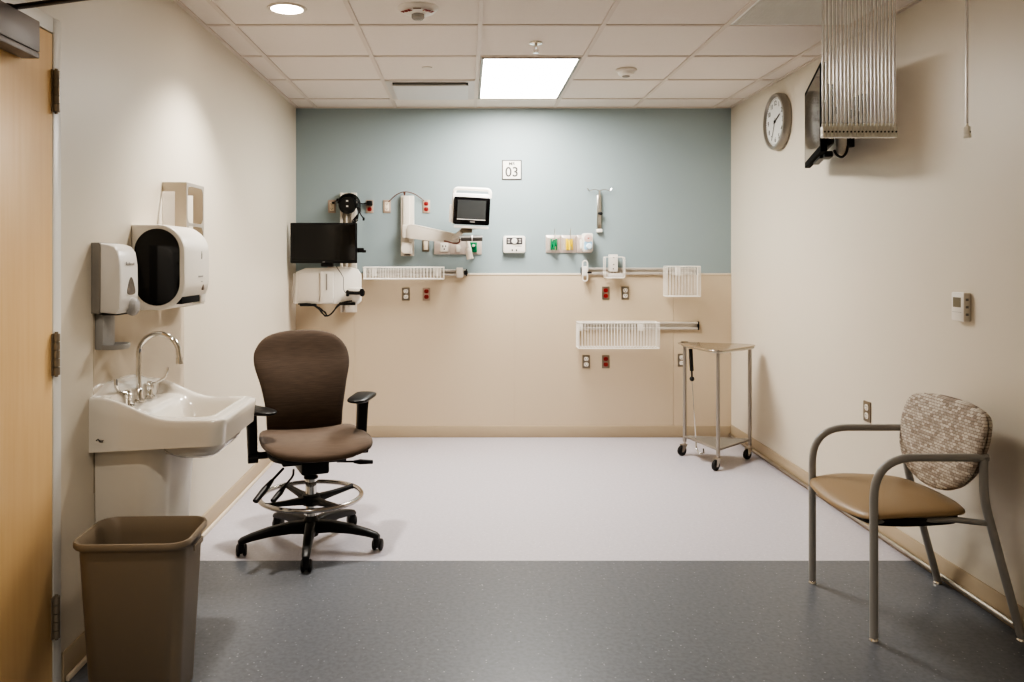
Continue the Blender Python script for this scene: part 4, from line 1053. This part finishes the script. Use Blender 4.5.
# ------------------------------------------------------------------ guest armchair against the right wall
t = thing('guest_armchair', 'grey-framed guest armchair with tan seat and woven patterned back', 'chair', (1.735, 3.125, 0), RZR)
for s in (-1, 1):
    x = s * .255
    fl = [(x, -.272, .012), (x, -.272, .658), (x, .135, .658)]
    MB().tube(fillet(fl, .15, 10), .0145, 14).build('front_leg_and_arm', frame_grey, t, label='bent grey tube forming front leg and arm')
    MB().tube(fillet([(x, .122, .663), (x, .122, .51), (x, .258, .012)], .06, 8), .0145, 14).build('rear_leg', frame_grey, t)
    MB().tube([(s * .236, -.25, .424), (s * .236, .02, .430), (s * .25, .145, .420)], .011, 12).build('seat_rail', frame_grey, t)
    for y in (-.272, .258): MB().lathe([(.0, 0), (.017, 0), (.017, .006), (.010, .016), (0, .016)], 16, at(x, y, 0)).build('foot_glide', chrome, t)
MB().tube([(-.24, -.20, .424), (.24, -.20, .424)], .010, 12).build('cross_rail', frame_grey, t)
so = smooth_closed([(-.222, .075), (-.258, -.03), (-.272, -.18), (-.245, -.285), (-.13, -.315), (0, -.322), (.13, -.315), (.245, -.285), (.272, -.18), (.258, -.03), (.222, .075), (.11, .12), (0, .13), (-.11, .12)], 4)
def gs_warp(x, y, h):
    f = min(1, max(0, (-y - .10) / .22)); k = abs(x) / .27
    return (x, y, .453 + h - .020 * f * f + .010 * (k * k) - .012 + .02 * max(0, (-y) / .3) * 0)
MB().pillow(so, .036, .016, gs_warp, 2.4).build('seat', tan_vinyl, t)
MB().prism([(x * .93, y * .90 - .01) for x, y in so], .408, .436, bev=.005).build('seat_pan', black_pl, t)
bo_ = smooth_closed([(-.225, .575), (-.255, .65), (-.265, .73), (-.235, .800), (-.12, .825), (0, .83), (.12, .825), (.235, .800), (.268, .73), (.258, .65), (.228, .575), (.14, .508), (0, .482), (-.14, .508)], 5)
def gb_warp(x, z, h):
    return (x, .120 + (z - .65) * .24 - h - .22 * x * x, z)
MB().pillow(bo_, .034, .010, gb_warp, 2.6).build('backrest', weave, t)
MB().pillow([(x * .985, (z - .66) * .985 + .66) for x, z in bo_], .0, .038, lambda x, z, h: (x, .128 + (z - .65) * .24 - h - .22 * x * x, z), 3).build('back_shell', weave, t)
for s in (-1, 1): MB().cyl((s * .255, .122, .60), (s * .19, .135, .60), .009).build('back_bracket', frame_grey, t)

# ------------------------------------------------------------------ triangular hamper stand
t = thing('hamper_stand', 'triangular stainless hamper stand on casters with foot pedal in the far corner', 'hamper stand', (1.705, 5.415, 0))
ANG = [math.radians(a) for a in (133, 253, 13)]
RL = .232
tri_pts = [(-.180, .162), (-.071, -.230), (.236, .058)]
def tri_out(R, rc):
    out = []
    for a in ANG:
        c = Vector((R * math.cos(a), R * math.sin(a)))
        for k in range(9):
            b2 = a - PI / 3 + 2 * PI / 3 * k / 8; out.append((c.x + rc * math.cos(b2), c.y + rc * math.sin(b2)))
    return out
for k, (x, y) in enumerate(tri_pts):
    lg = MB().tube([(x, y, .095), (x, y, .762)], .0125, 14).build('leg', leg_steel, t)
    caster(lg, x, y, (3.55, 3.75, 3.65)[k], .034, .022, hood=False, stem_top=.1, m=rubber, fork=stainless)
MB().prism(tri_out(.212, .055), .758, .772, bev=.005).build('top_rim', stainless, t)
MB().loft([[(x * f, y * f, z) for x, y in tri_out(.222, .062)] for f, z in ((1, .774), (1.01, .777), (1.0, .782), (.8, .786), (.4, .788))], M=at(-.012, 0, 0)).build('lid', mat('lid_steel', srgb(196, 186, 172), 0.22, 0.95), t)
MB().box((-.175, .18, .776), (.045, .03, .03), .004).build('lid_hinge', stainless_d, t)
MB().prism(tri_out(.212, .022), .128, .134).build('lower_shelf', mat('shelf_steel', srgb(150, 147, 142), 0.35, 0.6), t)
sr = MB()
for i in range(3):
    a, b_ = tri_pts[i], tri_pts[(i + 1) % 3]; sr.tube([(a[0], a[1], .131), (b_[0], b_[1], .131)], .008, 10)
sr.build('shelf_rail', leg_steel, t)
lx, ly = -.150, .085
pr = MB().tube([(lx + .018, ly - .03, .12), (lx - .008, ly - .01, .60)], .0035, 8)
pr.tube(fillet([(lx + .018, ly - .03, .13), (lx + .015, ly - .04, .075), (lx + .025, ly - .10, .05), (lx + .05, ly - .10, .055), (lx + .06, ly - .06, .075)], .02), .006, 10)
pr.build('foot_pedal', chrome, t, label='bent chrome pedal and lift rod')
MB().tube([(lx - .012, ly - .005, .75), (lx - .006, ly - .012, .60)], .013, 14).cyl((lx - .006, ly - .012, .60), (lx - .005, ly - .013, .555), .006).ball((lx - .005, ly - .013, .545), .017).build('damper', black_pl, t, label='black damper cylinder')

# ------------------------------------------------------------------ lights
def lamp(name, kind, loc, energy, col, rot=(0, 0, 0), **kw):
    l = bpy.data.lights.new(name, kind); l.energy = energy; l.color = col
    for k, v in kw.items(): setattr(l, k, v)
    o = bpy.data.objects.new(name, l); C.objects.link(o); o.location = loc; o.rotation_euler = rot
    return o
WARM = (1.0, .94, .855)
lamp('panel_lamp', 'AREA', ((LX0 + LX1) / 2, (LY0 + LY1) / 2, CEIL - .02), 28, (1, .975, .935), shape='RECTANGLE', size=.54, size_y=1.14)
lamp('downlight_lamp', 'SPOT', (DL.x, DL.y, CEIL - .01), 110, WARM, spot_size=math.radians(116), spot_blend=.7, shadow_soft_size=.06)
lamp('entry_downlight_lamp', 'SPOT', (-.45, 1.6, CEIL - .01), 50, WARM, spot_size=math.radians(135), spot_blend=.6, shadow_soft_size=.08)
lamp('rear_fill_lamp', 'SPOT', (-.6, -.35, CEIL - .01), 100, WARM, spot_size=math.radians(135), spot_blend=.6, shadow_soft_size=.08)  # unseen fill lamp added behind the camera to brighten the near end
wd_ = bpy.data.worlds.new('World'); bpy.context.scene.world = wd_; wd_.use_nodes = True
wd_.node_tree.nodes['Background'].inputs[0].default_value = (.9, .85, .78, 1); wd_.node_tree.nodes['Background'].inputs[1].default_value = .05

# ------------------------------------------------------------------ camera (level, with a shifted lens)
cam = bpy.data.cameras.new('camera'); co = bpy.data.objects.new('camera', cam); C.objects.link(co)
cam.sensor_width = 36.0; cam.lens = F / 1024 * 36.0
cam.shift_x = (512 - VX) / 1024; cam.shift_y = -(341 - VY) / 1024
cam.clip_start = .02
co.location = (0, 0, CAMZ); co.rotation_euler = (PI / 2, 0, 0)
sc = bpy.context.scene; sc.camera = co
sc.view_settings.view_transform = 'AgX'
sc.view_settings.look = 'AgX - High Contrast'
sc.view_settings.exposure = 0.46
